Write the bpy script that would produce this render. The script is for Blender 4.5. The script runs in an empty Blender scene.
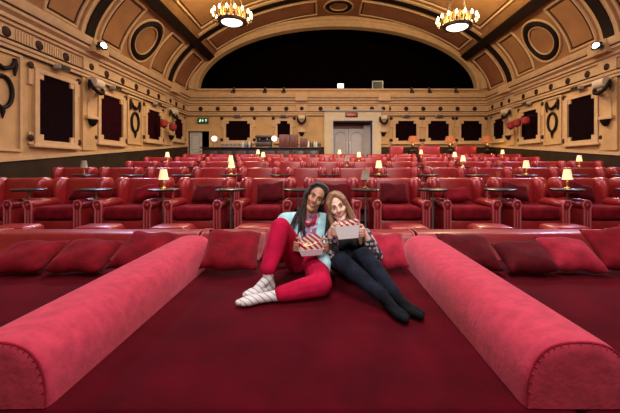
import bpy, bmesh, math, random
from mathutils import Vector, Matrix, Euler
random.seed(7)
PI = math.pi
C = bpy.context.scene.collection
sc = bpy.context.scene
V = Vector

# ------------------------------------------------------------------ materials
def mat(name, col, rough=0.5, metal=0.0, var=0.0, scale=8.0, bump=0.0, bscale=60.0, sheen=0.0,
        sheen_tint=None, coat=0.0, emit=None, estr=0.0, spec=0.5, col2=None):
    m = bpy.data.materials.new(name); m.use_nodes = True
    nt = m.node_tree; n = nt.nodes; L = nt.links
    b = n['Principled BSDF']
    b.inputs['Roughness'].default_value = rough
    b.inputs['Metallic'].default_value = metal
    b.inputs['Specular IOR Level'].default_value = spec
    b.inputs['Base Color'].default_value = (*col, 1)
    tc = n.new('ShaderNodeTexCoord')
    if var > 0 or col2:
        nz = n.new('ShaderNodeTexNoise'); nz.inputs['Scale'].default_value = scale
        nz.inputs['Detail'].default_value = 5
        L.new(tc.outputs['Object'], nz.inputs['Vector'])
        cr = n.new('ShaderNodeValToRGB')
        c2 = col2 or tuple(min(1, c*(1+var)) for c in col)
        c1 = tuple(c*(1-var) for c in col)
        cr.color_ramp.elements[0].position = .3; cr.color_ramp.elements[1].position = .7
        cr.color_ramp.elements[0].color = (*c1, 1); cr.color_ramp.elements[1].color = (*c2, 1)
        L.new(nz.outputs['Fac'], cr.inputs['Fac']); L.new(cr.outputs['Color'], b.inputs['Base Color'])
    if bump > 0:
        nb = n.new('ShaderNodeTexNoise'); nb.inputs['Scale'].default_value = bscale
        nb.inputs['Detail'].default_value = 3
        L.new(tc.outputs['Object'], nb.inputs['Vector'])
        bp = n.new('ShaderNodeBump'); bp.inputs['Strength'].default_value = bump
        bp.inputs['Distance'].default_value = .01
        L.new(nb.outputs['Fac'], bp.inputs['Height']); L.new(bp.outputs['Normal'], b.inputs['Normal'])
    if sheen > 0:
        b.inputs['Sheen Weight'].default_value = sheen
        b.inputs['Sheen Roughness'].default_value = .45
        b.inputs['Sheen Tint'].default_value = (*(sheen_tint or (1, .5, .6)), 1)
    if coat > 0:
        b.inputs['Coat Weight'].default_value = coat; b.inputs['Coat Roughness'].default_value = .2
    if emit:
        b.inputs['Emission Color'].default_value = (*emit, 1); b.inputs['Emission Strength'].default_value = estr
    return m

M = {}
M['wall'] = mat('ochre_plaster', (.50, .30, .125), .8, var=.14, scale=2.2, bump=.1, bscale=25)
M['mould'] = mat('cream_moulding', (.54, .34, .17), .7, var=.1, scale=6)
M['scroll'] = mat('pale_plaster', (.62, .50, .36), .6)
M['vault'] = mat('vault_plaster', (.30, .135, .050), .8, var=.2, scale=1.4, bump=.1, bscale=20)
M['dark'] = mat('dark_bronze_paint', (.010, .004, .003), .6, var=.4, scale=30, spec=.2)
M['rosette'] = mat('rosette_paint', (.035, .009, .005), .6, var=.3, scale=30, spec=.2)
M['pane'] = mat('dark_curtain', (.006, .0012, .0022), .95, var=.3, scale=9, spec=.05)
M['pane_red'] = mat('dark_red_curtain', (.016, .0012, .0030), .95, var=.3, scale=9, spec=.05)
M['alcove'] = mat('alcove_dark', (.0022, .0006, .0006), 1.0, spec=.02)
M['dado'] = mat('dado_brown', (.030, .017, .008), .7, var=.25, scale=3, spec=.2)
M['carpet'] = mat('dark_carpet', (.018, .003, .004), .95, var=.3, scale=40, spec=.1)
M['leather'] = mat('red_leather', (.29, .014, .017), .36, var=.22, scale=7, bump=.12, bscale=45, coat=.15)
M['leather_bed'] = mat('bed_leather', (.24, .014, .017), .4, var=.15, scale=5, bump=.1, bscale=30, coat=.2)
M['piping'] = mat('rose_piping', (.48, .11, .13), .35, coat=.3)
M['velvet'] = mat('crimson_velvet', (.17, .0035, .011), .9, var=.35, scale=9, bump=.2, bscale=30, sheen=.12, sheen_tint=(1, .2, .25), spec=.15)
M['velvet_dark'] = mat('dark_crimson_velvet', (.075, .002, .006), .9, var=.35, scale=10, bump=.2, bscale=30, sheen=.1, sheen_tint=(1, .2, .25), spec=.15)
M['velvet_pink'] = mat('rose_velvet_cushion', (.30, .012, .032), .9, var=.35, scale=9, bump=.2, bscale=30, sheen=.3, sheen_tint=(1, .3, .4), spec=.15)
M['mattress'] = mat('wine_velvet_mattress', (.066, .0009, .0052), .95, var=.3, scale=3.5, bump=.15, bscale=70, sheen=.04, sheen_tint=(1, .15, .2), spec=.08)
M['bolster'] = mat('rose_velvet_bolster', (.47, .040, .078), .9, var=.18, scale=16, bump=.25, bscale=40, sheen=.35, sheen_tint=(1, .4, .45), spec=.15)
M['wood'] = mat('dark_wood', (.03, .012, .008), .45, var=.3, scale=12)
M['redwood'] = mat('mahogany', (.11, .02, .014), .45, var=.3, scale=12)
M['black'] = mat('black_lacquer', (.012, .012, .013), .35)
M['steel'] = mat('grey_metal', (.30, .29, .27), .4, metal=.7)
M['greypaint'] = mat('grey_paint', (.36, .34, .31), .5)
M['brass'] = mat('aged_brass', (.45, .27, .09), .35, metal=.8)
M['bronze'] = mat('dark_bronze', (.05, .025, .012), .4, metal=.6)
M['shade_lit'] = mat('lit_cream_shade', (.8, .65, .38), .8, emit=(1, .72, .36), estr=.75)
M['shade_off'] = mat('grey_linen_shade', (.33, .27, .21), .85)
M['shade_orange'] = mat('amber_shade', (.36, .11, .04), .85, emit=(1, .30, .08), estr=.14)
M['globe'] = mat('lit_globe', (.9, .85, .75), .5, emit=(1, .9, .72), estr=2.2)
M['bulb'] = mat('lit_bulb', (.9, .85, .7), .5, emit=(1, .84, .50), estr=3)
M['vault_end'] = mat('red_brown_vault_end', (.25, .085, .032), .85, var=.2, scale=1.4)  # end bay in a darker, redder tone than the rest of the vault
M['gilt'] = mat('gilded_gallery', (.6, .33, .09), .45, metal=.4)
M['bowl'] = mat('lit_bowl', (.9, .85, .7), .5, emit=(1, .9, .65), estr=3.2)
M['flood'] = mat('lit_flood_lens', (.9, .9, .95), .3, emit=(.85, .9, 1), estr=12)
M['projector'] = mat('lit_projector_glass', (.9, .9, .95), .3, emit=(.8, .88, 1), estr=2.0)
M['door'] = mat('grey_white_door', (.50, .46, .44), .5, var=.06, scale=5)
M['portal'] = mat('pale_stone_paint', (.60, .48, .29), .6, var=.06, scale=4)
M['glass'] = mat('dim_glass', (.3, .3, .36), .1, spec=.8)
M['glass_green'] = mat('green_bottle', (.02, .05, .02), .12, spec=.8)
M['glass_brown'] = mat('brown_bottle', (.07, .025, .01), .12, spec=.8)
M['bottle_white'] = mat('white_bottle', (.6, .58, .52), .3)
M['sign_green'] = mat('lit_green_sign', (.006, .035, .018), .4, emit=(.0, .08, .04), estr=.15)
M['sign_white'] = mat('lit_sign_white', (.8, .9, .8), .4, emit=(.5, 1, .65), estr=.45)
M['sign_red'] = mat('lit_sign_red', (.7, .03, .03), .4, emit=(1, .03, .03), estr=.8)
M['lantern'] = mat('red_lantern_fabric', (.20, .006, .008), .8, emit=(1, .02, .02), estr=.03)
M['skin_tan'] = mat('tan_skin', (.50, .25, .15), .5, var=.06, scale=20)
M['skin_pale'] = mat('fair_skin', (.78, .50, .40), .5, var=.05, scale=20)
M['trouser'] = mat('crimson_cotton', (.40, .004, .040), .9, var=.25, scale=12, bump=.5, bscale=14, spec=.15)
M['jacket'] = mat('turquoise_denim', (.34, .60, .66), .8, var=.22, scale=14, bump=.35, bscale=18)
M['jeans'] = mat('navy_denim', (.0085, .011, .021), .95, var=.5, scale=12, bump=.35, bscale=20, spec=.15)
M['sock_dark'] = mat('charcoal_knit', (.005, .006, .009), .95, bump=.2, bscale=90, spec=.15)
M['dread'] = mat('dark_brown_hair', (.020, .012, .010), .6, var=.5, scale=60, bump=.6, bscale=120)
M['blonde'] = mat('light_brown_hair', (.24, .13, .065), .5, var=.45, scale=30, bump=.5, bscale=90)
M['black_cloth'] = mat('black_blouse', (.010, .010, .014), .8, bump=.2, bscale=25)
M['eye'] = mat('eye_white', (.75, .72, .68), .3)
M['iris'] = mat('brown_iris', (.02, .01, .007), .3)
M['lip'] = mat('lip', (.36, .13, .09), .5)
M['lip_pink'] = mat('pink_lip', (.55, .17, .17), .45)
M['teeth'] = mat('teeth', (.8, .77, .72), .3)
M['card'] = mat('white_card', (.78, .77, .78), .6)
M['popcorn'] = mat('popcorn', (.75, .62, .35), .8, var=.2, scale=60)
M['belt'] = mat('dark_belt', (.02, .018, .02), .5)

def wave_mat(name, c1, c2, scale, direction='X', thr=.5, kind='BANDS', dist=0.0, rough=.7):
    m = bpy.data.materials.new(name); m.use_nodes = True
    nt = m.node_tree; n = nt.nodes; L = nt.links; b = n['Principled BSDF']
    b.inputs['Roughness'].default_value = rough
    tc = n.new('ShaderNodeTexCoord'); w = n.new('ShaderNodeTexWave')
    w.bands_direction = direction; w.inputs['Scale'].default_value = scale; w.inputs['Distortion'].default_value = dist
    r = n.new('ShaderNodeValToRGB'); r.color_ramp.interpolation = 'CONSTANT'
    r.color_ramp.elements[0].color = (*c1, 1); r.color_ramp.elements[1].color = (*c2, 1)
    r.color_ramp.elements[1].position = thr
    L.new(tc.outputs['Object'], w.inputs['Vector']); L.new(w.outputs['Fac'], r.inputs['Fac'])
    L.new(r.outputs['Color'], b.inputs['Base Color'])
    return m
M['stripe'] = wave_mat('red_white_stripe', (.62, .02, .04), (.85, .82, .82), 14, 'DIAGONAL', .5)
M['sock_stripe'] = wave_mat('striped_sock', (.30, .29, .36), (.66, .63, .62), 11, 'DIAGONAL', .13, rough=.9)

def spot_mat(name, base, cols, scale, rough=.8):
    m = bpy.data.materials.new(name); m.use_nodes = True
    nt = m.node_tree; n = nt.nodes; L = nt.links; b = n['Principled BSDF']; b.inputs['Roughness'].default_value = rough
    tc = n.new('ShaderNodeTexCoord'); v = n.new('ShaderNodeTexVoronoi'); v.inputs['Scale'].default_value = scale
    L.new(tc.outputs['Object'], v.inputs['Vector'])
    sep = n.new('ShaderNodeSeparateColor'); L.new(v.outputs['Color'], sep.inputs['Color'])
    r = n.new('ShaderNodeValToRGB'); r.color_ramp.interpolation = 'CONSTANT'
    els = r.color_ramp.elements; els[0].color = (*base, 1); els[0].position = 0
    els[1].position = .4; els[1].color = (*cols[0], 1)
    for i, c in enumerate(cols[1:]):
        e = els.new(.4 + .6*(i+1)/len(cols)); e.color = (*c, 1)
    L.new(sep.outputs['Red'], r.inputs['Fac']); L.new(r.outputs['Color'], b.inputs['Base Color'])
    return m
M['shirt'] = spot_mat('patterned_shirt', (.25, .12, .25), [(.55, .16, .28), (.35, .22, .42), (.65, .45, .55), (.12, .10, .25)], 38)
M['floral'] = spot_mat('floral_sleeve', (.012, .012, .016), [(.30, .24, .28), (.02, .02, .03), (.45, .36, .38), (.10, .06, .12)], 42)

# ------------------------------------------------------------------ mesh helpers
def finish(bm, name, m, parent=None, smooth=40):
    bmesh.ops.recalc_face_normals(bm, faces=bm.faces)
    me = bpy.data.meshes.new(name); bm.to_mesh(me); bm.free()
    if m is not None: me.materials.append(m)
    if smooth:
        me.shade_smooth()
        me.set_sharp_from_angle(angle=math.radians(smooth))
    o = bpy.data.objects.new(name, me); C.objects.link(o)
    if parent: o.parent = parent
    return o

def thing(name, label=None, cat=None, loc=(0, 0, 0), rz=0, group=None, kind=None):
    o = bpy.data.objects.new(name, None); C.objects.link(o); o.empty_display_size = .1
    o.location = loc; o.rotation_euler = (0, 0, rz)
    tag(o, label, cat, group, kind)
    return o
def tag(o, label=None, cat=None, group=None, kind=None):
    if label: o['label'] = label
    if cat: o['category'] = cat
    if group: o['group'] = group
    if kind: o['kind'] = kind
    return o
def dup(root, loc=None, rz=None, label=None, group=None):
    r = root.copy(); C.objects.link(r)
    if loc is not None: r.location = loc
    if rz is not None: r.rotation_euler = (0, 0, rz)
    if label: r['label'] = label
    if group: r['group'] = group
    for ch in list(root.children):
        c = ch.copy(); C.objects.link(c); c.parent = r
        for g in list(ch.children):
            d = g.copy(); C.objects.link(d); d.parent = c
    return r

def box(bm, x0, x1, y0, y1, z0, z1, r=0, seg=2):
    mtx = Matrix.Translation(((x0+x1)/2, (y0+y1)/2, (z0+z1)/2)) @ Matrix.Diagonal((x1-x0, y1-y0, z1-z0, 1))
    g = bmesh.ops.create_cube(bm, size=1, matrix=mtx)
    if r > 0:
        vs = set(g['verts']); es = [e for e in bm.edges if e.verts[0] in vs and e.verts[1] in vs]
        bmesh.ops.bevel(bm, geom=es, offset=r, segments=seg, affect='EDGES', profile=.5)
def cyl(bm, x, y, z0, z1, r0, r1=None, n=16, cap=True):
    r1 = r0 if r1 is None else r1
    bmesh.ops.create_cone(bm, cap_ends=cap, segments=n, radius1=r0, radius2=r1, depth=z1-z0,
                          matrix=Matrix.Translation((x, y, (z0+z1)/2)))
def ball(bm, c, r, u=12, v=8, rot=None):
    if not hasattr(r, '__len__'): r = (r, r, r)
    mx = Matrix.Translation(c)
    if rot is not None: mx = mx @ rot.to_4x4()
    bmesh.ops.create_uvsphere(bm, u_segments=u, v_segments=v, radius=1, matrix=mx @ Matrix.Diagonal((*r, 1)))
def lathe(bm, prof, c=(0, 0, 0), n=16):
    rings = []
    for (r, z) in prof:
        if r < 1e-5: rings.append([bm.verts.new((c[0], c[1], c[2]+z))])
        else: rings.append([bm.verts.new((c[0]+r*math.cos(2*PI*i/n), c[1]+r*math.sin(2*PI*i/n), c[2]+z)) for i in range(n)])
    for a, b in zip(rings, rings[1:]):
        for i in range(n):
            j = (i+1) % n
            if len(a) == 1 and len(b) == 1: continue
            if len(a) == 1: bm.faces.new((a[0], b[j], b[i]))
            elif len(b) == 1: bm.faces.new((a[i], a[j], b[0]))
            else: bm.faces.new((a[i], a[j], b[j], b[i]))
def frame_of(d):
    d = V(d).normalized(); up = V((0, 0, 1)) if abs(d.z) < .9 else V((1, 0, 0))
    a = d.cross(up).normalized(); b = a.cross(d).normalized()
    return d, a, b
def tube(bm, pts, rad, n=8, closed=False, flat=1.0):
    pts = [V(p) for p in pts]; N = len(pts); rings = []
    if not hasattr(rad, '__len__'): rad = [rad]*N
    pa = None
    for i, p in enumerate(pts):
        if closed: d = pts[(i+1) % N]-pts[i-1]
        else: d = pts[min(i+1, N-1)]-pts[max(i-1, 0)]
        d.normalize()
        if pa is None: _, a, b = frame_of(d)
        else:
            a = (pa-d*pa.dot(d)).normalized(); b = a.cross(d).normalized()
        pa = a
        rings.append([bm.verts.new(p+a*(rad[i]*math.cos(2*PI*k/n))+b*(rad[i]*flat*math.sin(2*PI*k/n))) for k in range(n)])
    for i in range(N if closed else N-1):
        a, b = rings[i], rings[(i+1) % N]
        for k in range(n):
            bm.faces.new((a[k], a[(k+1) % n], b[(k+1) % n], b[k]))
    if not closed:
        bm.faces.new(rings[0][::-1]); bm.faces.new(rings[-1])
def prism(bm, prof, axis, a, b):
    """closed profile extruded along axis; prof pairs fill the other two coordinates in order"""
    def mk(p, t):
        return {'x': (t, p[0], p[1]), 'y': (p[0], t, p[1]), 'z': (p[0], p[1], t)}[axis]
    A = [bm.verts.new(mk(p, a)) for p in prof]; B = [bm.verts.new(mk(p, b)) for p in prof]
    n = len(prof)
    for i in range(n): bm.faces.new((A[i], A[(i+1) % n], B[(i+1) % n], B[i]))
    bm.faces.new(A[::-1]); bm.faces.new(B)
def capsule(bm, p, q, r0, r1, n=12):
    p, q = V(p), V(q); d = q-p
    if d.length < 1e-5: ball(bm, p, r0); return
    d, a, b = frame_of(d); rings = []
    prof = []
    for k in range(5):
        t = PI/2*k/4; prof.append((p-d*(r0*math.cos(t)), r0*math.sin(t)))
    for k in range(5):
        t = PI/2*k/4; prof.append((q+d*(r1*math.sin(t)), r1*math.cos(t)))
    for c, r in prof:
        rings.append([bm.verts.new(c)] if r < 1e-6 else [bm.verts.new(c+a*(r*math.cos(2*PI*i/n))+b*(r*math.sin(2*PI*i/n))) for i in range(n)])
    for A, B in zip(rings, rings[1:]):
        for i in range(n):
            j = (i+1) % n
            if len(A) == 1: bm.faces.new((A[0], B[i], B[j]))
            elif len(B) == 1: bm.faces.new((A[i], A[j], B[0]))
            else: bm.faces.new((A[i], A[j], B[j], B[i]))
def blob(name, bm, m, parent, voxel=.006, smooth=4, cut=None, solid=0.0, disp=0.0):
    """one continuous skin around every piece in bm"""
    bmesh.ops.recalc_face_normals(bm, faces=bm.faces)
    me = bpy.data.meshes.new('raw'); bm.to_mesh(me); bm.free()
    t = bpy.data.objects.new('raw', me); C.objects.link(t)
    r = t.modifiers.new('r', 'REMESH'); r.mode = 'VOXEL'; r.voxel_size = voxel
    s = t.modifiers.new('s', 'SMOOTH'); s.iterations = smooth; s.factor = .5
    bpy.context.view_layer.update()
    ev = t.evaluated_get(bpy.context.evaluated_depsgraph_get())
    nm = bpy.data.meshes.new_from_object(ev)
    bpy.data.objects.remove(t); bpy.data.meshes.remove(me)
    if cut:
        b2 = bmesh.new(); b2.from_mesh(nm)
        bmesh.ops.delete(b2, geom=[v for v in b2.verts if cut(v.co)], context='VERTS')
        b2.to_mesh(nm); b2.free()
    nm.name = name; nm.materials.clear(); nm.materials.append(m); nm.shade_smooth()
    o = bpy.data.objects.new(name, nm); C.objects.link(o)
    if parent: o.parent = parent
    if solid:
        so = o.modifiers.new('t', 'SOLIDIFY'); so.thickness = solid; so.offset = -1
    return o
def area(name, loc, target, size, power, col, sy=None):
    l = bpy.data.lights.new(name, 'AREA'); l.energy = power; l.color = col; l.size = size
    if sy: l.shape = 'RECTANGLE'; l.size_y = sy
    o = bpy.data.objects.new(name, l); C.objects.link(o); o.location = loc
    o.rotation_euler = (V(target)-V(loc)).to_track_quat('-Z', 'Y').to_euler()
    return o
def point(name, loc, power, col, r=.1):
    l = bpy.data.lights.new(name, 'POINT'); l.energy = power; l.color = col; l.shadow_soft_size = r
    o = bpy.data.objects.new(name, l); C.objects.link(o); o.location = loc
    return o

ORD = ['first', 'second', 'third', 'fourth', 'fifth', 'sixth', 'seventh', 'eighth', 'ninth', 'tenth', 'eleventh', 'twelfth', 'thirteenth', 'fourteenth']

# ------------------------------------------------------------------ camera
EYE = 1.38
F = 345.0
cam = bpy.data.cameras.new('camera'); co = bpy.data.objects.new('camera', cam); C.objects.link(co)
co.location = (0, 0, EYE); co.rotation_euler = (PI/2, 0, 0)
cam.sensor_width = 36; cam.lens = 36*F/620; cam.shift_x = -12/620; cam.shift_y = -40.5/620
cam.clip_start = .05
sc.camera = co
sc.view_settings.view_transform = 'Standard'; sc.view_settings.look = 'None'
sc.view_settings.exposure = 0.0; sc.view_settings.gamma = 1.0

# ------------------------------------------------------------------ the hall
XL, XR, YB, YF = -6.45, 7.94, 16.5, -4.0
CX = (XL+XR)/2
PITCH, RISE, DEPTH = 1.02, .165, 1.93
Y0 = 4.10
def floor_z(k): return .25+RISE*(k-1)
PLAT = floor_z(6)+.0
ZS = EYE+3.4           # spring of the vault / cornice top
def structure(o): o['kind'] = 'structure'; return o

bm = bmesh.new()
box(bm, XL-.2, XR+.2, YF-.2, Y0, -.1, 0)
for k in range(1, 6):
    box(bm, XL-.2, XR+.2, Y0+DEPTH*(k-1), Y0+DEPTH*k, -.1, floor_z(k))
box(bm, XL-.2, XR+.2, Y0+DEPTH*5, YB+2.4, -.1, PLAT)
structure(finish(bm, 'floor', M['carpet'], smooth=0))
bm = bmesh.new(); box(bm, 2.75, XR, 14.2, YB, PLAT, PLAT+.19)
structure(finish(bm, 'floor_platform', M['carpet'], smooth=0))

for nm, x0, x1 in (('wall_left', XL-.2, XL), ('wall_right', XR, XR+.2)):
    bm = bmesh.new(); box(bm, x0, x1, YF, YB, 0, ZS+.05)
    structure(finish(bm, nm, M['wall'], smooth=0))
bm = bmesh.new(); box(bm, XL-.2, XR+.2, YF-.2, YF, 0, ZS+4)
structure(finish(bm, 'wall_front', M['wall'], smooth=0))

# door positions on the back wall
D1 = (.53, 2.39, EYE+2.15); D2 = (-6.38, -5.38, EYE+1.66)
OA, OH, OZ = 6.65, 2.97, EYE+3.68        # dark lunette half width, rise, base
HA, HH, HP = 7.195, 3.8, 1.8
def vault_xz(th):
    c, s = math.cos(th), math.sin(th)
    return (CX-HA*math.copysign(abs(c)**(2/HP), c), ZS+HH*max(s, 0)**(2/HP))
bm = bmesh.new()
T = .3
def wb(x0, x1, z0, z1): box(bm, x0, x1, YB, YB+T, z0, z1)
wb(XL-.2, D2[0], 0, OZ); wb(D2[0], D2[1], D2[2], OZ); wb(D2[1], D1[0], 0, OZ); wb(D1[0], D1[1], D1[2], OZ); wb(D1[1], XR+.2, 0, OZ)
wb(D2[0], D2[1], 0, PLAT); wb(D1[0], D1[1], 0, PLAT)
N = 64
inn, out = [], []
for i in range(N+1):
    th = PI*i/N
    inn.append((CX-OA*math.cos(th), OZ+OH*math.sin(th)))
    out.append((CX-(HA+.25)*math.cos(th), OZ-.02+(HH+.35)*math.sin(th)))
for i in range(N):
    q = [inn[i], inn[i+1], out[i+1], out[i]]
    A = [bm.verts.new((p[0], YB, p[1])) for p in q]; B = [bm.verts.new((p[0], YB+T, p[1])) for p in q]
    bm.faces.new(A); bm.faces.new(B[::-1])
    bm.faces.new((A[0], B[0], B[1], A[1])); bm.faces.new((A[2], A[3], B[3], B[2]))
structure(finish(bm, 'wall_back', M['wall'], smooth=0))

# dark lunette recess
bm = bmesh.new()
box(bm, CX-OA-.3, CX+OA+.3, YB+T+1.5, YB+T+1.6, OZ-.4, OZ+OH+.4)
box(bm, CX-OA-.3, CX+OA+.3, YB+T, YB+T+1.5, OZ-.12, OZ-.02)
for i in range(N):
    q = [inn[i], inn[i+1]]
    A = [bm.verts.new((p[0]+(p[0]-CX)*.01, y, p[1]+.03)) for p in q for y in (YB+T, YB+T+1.55)]
    bm.faces.new((A[0], A[1], A[3], A[2]))
structure(finish(bm, 'wall_alcove', M['alcove'], smooth=0))

# vault with arc-length coordinates
TAB = []
s_acc = 0; prev = None
NT = 720
for i in range(NT+1):
    th = PI*i/NT; x, z = vault_xz(th)
    if prev: s_acc += math.hypot(x-prev[0], z-prev[1])
    TAB.append((s_acc, x, z)); prev = (x, z)
STOT = s_acc
def vs(s, y, off=0.0):
    s = max(0, min(STOT, s)); lo, hi = 0, NT
    while hi-lo > 1:
        m = (lo+hi)//2
        if TAB[m][0] <= s: lo = m
        else: hi = m
    a, b = TAB[lo], TAB[hi]; t = (s-a[0])/max(1e-9, b[0]-a[0])
    x, z = a[1]+(b[1]-a[1])*t, a[2]+(b[2]-a[2])*t
    dx, dz = b[1]-a[1], b[2]-a[2]; l = math.hypot(dx, dz)
    return V((x+dz/l*off, y, z-dx/l*off))
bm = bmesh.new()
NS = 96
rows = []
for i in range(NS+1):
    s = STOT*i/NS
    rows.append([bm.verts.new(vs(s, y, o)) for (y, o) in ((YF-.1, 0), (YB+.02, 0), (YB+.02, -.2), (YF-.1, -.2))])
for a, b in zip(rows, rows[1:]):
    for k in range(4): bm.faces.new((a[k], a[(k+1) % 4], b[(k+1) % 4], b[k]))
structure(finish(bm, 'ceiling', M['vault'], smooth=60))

def strip(bm, s0, s1, y0, y1, o0, o1, n):
    rows = []
    for i in range(n+1):
        s = s0+(s1-s0)*i/n
        rows.append([bm.verts.new(vs(s, y, o)) for (y, o) in ((y0, o0), (y0, o1), (y1, o1), (y1, o0))])
    for a, b in zip(rows, rows[1:]):
        for k in range(4): bm.faces.new((a[k], a[(k+1) % 4], b[(k+1) % 4], b[k]))
    bm.faces.new(rows[0]); bm.faces.new(rows[-1][::-1])
TB = math.acos((6.05/HA)**(HP/2)); SB = [t for t in TAB][int(TB/PI*NT)][0]
tn = [0]
def trim(bm, m, label=None, smooth=40):
    tn[0] += 1
    o = structure(finish(bm, 'trim_%d' % tn[0], m, smooth=smooth))
    if label: o['label'] = label
    return o
RIBS = (4.55, 9.45, 14.45)
for y in RIBS:
    bm = bmesh.new(); strip(bm, 0, STOT, y-.30, y+.30, -.02, .05, 80); o = trim(bm, M['mould'])
    bm = bmesh.new(); strip(bm, 0, STOT, y-.16, y+.16, -.02, .09, 80); finish(bm, 'dark_band', M['dark'], o)
for sgn in (0, 1):
    sb = SB if sgn == 0 else STOT-SB
    bm = bmesh.new(); strip(bm, sb-.30, sb+.30, YF, YB, -.05, .06, 4); o = trim(bm, M['vault'])
    bm = bmesh.new(); strip(bm, sb-.17, sb+.17, YF, YB-.12, -.05, .17, 4); finish(bm, 'dark_band', M['dark'], o)
def rect_path(s0, s1, y0, y1, off):
    pts = []
    n = 10
    for i in range(n): pts.append(vs(s0+(s1-s0)*i/n, y0, off))
    for i in range(3): pts.append(vs(s1, y0+(y1-y0)*i/3, off))
    for i in range(n): pts.append(vs(s1-(s1-s0)*i/n, y1, off))
    for i in range(3): pts.append(vs(s0, y1-(y1-y0)*i/3, off))
    return pts
def vpanel(s0, s1, y0, y1, side, paint='vault'):
    if side: s0, s1 = STOT-s1, STOT-s0
    bm = bmesh.new()
    tube(bm, rect_path(s0, s1, y0, y1, .01), .05, 6, True)
    o = trim(bm, M['mould'])
    bm = bmesh.new(); tube(bm, rect_path(s0+.09, s1-.09, y0+.09, y1-.09, .01), .022, 6, True); finish(bm, 'inner_bead', M['rosette'], o)
    bm = bmesh.new(); strip(bm, s0+.11, s1-.11, y0+.11, y1-.11, -.02, .012, 12); finish(bm, 'inset', M[paint], o)
def ring(s, y, r, side):
    if side: s = STOT-s
    def circ(rr): return [vs(s+rr*math.sin(a), y+rr*math.cos(a), .03) for a in [2*PI*i/36 for i in range(36)]]
    bm = bmesh.new(); tube(bm, circ(r+.15), .04, 6, True); o = trim(bm, M['mould'])
    bm = bmesh.new(); tube(bm, circ(r), .085, 8, True); finish(bm, 'dark_ring', M['dark'], o)
    bm = bmesh.new(); tube(bm, circ(r-.12), .03, 6, True); finish(bm, 'inner_ring', M['mould'], o)
for side in (0, 1):
    for yr in RIBS[:2]:
        ym = yr+2.45
        ring(1.03, ym, .64, side)
        vpanel(.22, 1.85, yr+.48, yr+1.50, side)
        vpanel(.22, 1.85, ym+.95, yr+4.45, side)
        vpanel(SB+.55, STOT/2-.35, yr+.6, yr+4.4, side)
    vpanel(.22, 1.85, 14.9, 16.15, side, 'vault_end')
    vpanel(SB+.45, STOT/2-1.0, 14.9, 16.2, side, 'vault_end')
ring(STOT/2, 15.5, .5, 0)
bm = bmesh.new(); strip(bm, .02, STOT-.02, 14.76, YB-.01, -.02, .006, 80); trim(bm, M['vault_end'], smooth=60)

# lunette architrave on the back wall
bm = bmesh.new()
prof = [(0.0, -.10), (.10, -.10), (.14, -.05), (.30, -.05), (.34, -.14), (.44, -.14), (.47, 0), (0, 0)]
rows = []
for i in range(N+1):
    th = PI*i/N; c, s = math.cos(th), math.sin(th)
    rows.append([bm.verts.new((CX-(OA+d)*c, YB+y, OZ+(OH+d*.95)*s)) for d, y in prof])
for a, b in zip(rows, rows[1:]):
    for k in range(len(prof)):
        bm.faces.new((a[k], a[(k+1) % len(prof)], b[(k+1) % len(prof)], b[k]))
trim(bm, M['mould'])
bm = bmesh.new(); box(bm, CX-OA-.1, CX+OA+.1, YB-.10, YB+.3, OZ-.08, OZ)
trim(bm, M['mould'])

# cornices: offset from wall, height above eye
CP = [(0, 2.40), (.05, 2.40), (.05, 2.48), (.09, 2.50), (.09, 2.56), (.04, 2.58), (.04, 2.88), (.10, 2.90), (.10, 2.96),
      (.16, 2.98), (.16, 3.06), (.26, 3.12), (.26, 3.20), (.30, 3.22), (.36, 3.36), (.36, 3.40), (0, 3.40)]
def cornice(nm, axis, sgn, base, a, b):
    bm = bmesh.new()
    prism(bm, [(base+sgn*o, EYE+z) for o, z in CP] if axis == 'y' else [(base+sgn*o, EYE+z) for o, z in CP], axis, a, b)
    return structure(finish(bm, nm, M['mould'], smooth=25))
cl = cornice('trim_cornice_left', 'y', 1, XL, YF, YB)
cr = cornice('trim_cornice_right', 'y', -1, XR, YF, YB)
cb = cornice('trim_cornice_back', 'x', -1, YB, XL, XR)
def dline(par, axis, sgn, base, a, b):
    for o0, z0, z1 in ((.085, 2.575, 2.60), (.105, 2.965, 2.985), (.27, 3.19, 3.22), (.055, 2.38, 2.405)):
        bm = bmesh.new(); q = [(base, EYE+z0), (base+sgn*(o0+.02), EYE+z0), (base+sgn*(o0+.02), EYE+z1), (base, EYE+z1)]
        prism(bm, q, axis, a, b); finish(bm, 'dark_fillet', M['rosette'], par, 0)
dline(cl, 'y', 1, XL, YF, YB); dline(cr, 'y', -1, XR, YF, YB); dline(cb, 'x', -1, YB, XL, XR)
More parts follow.
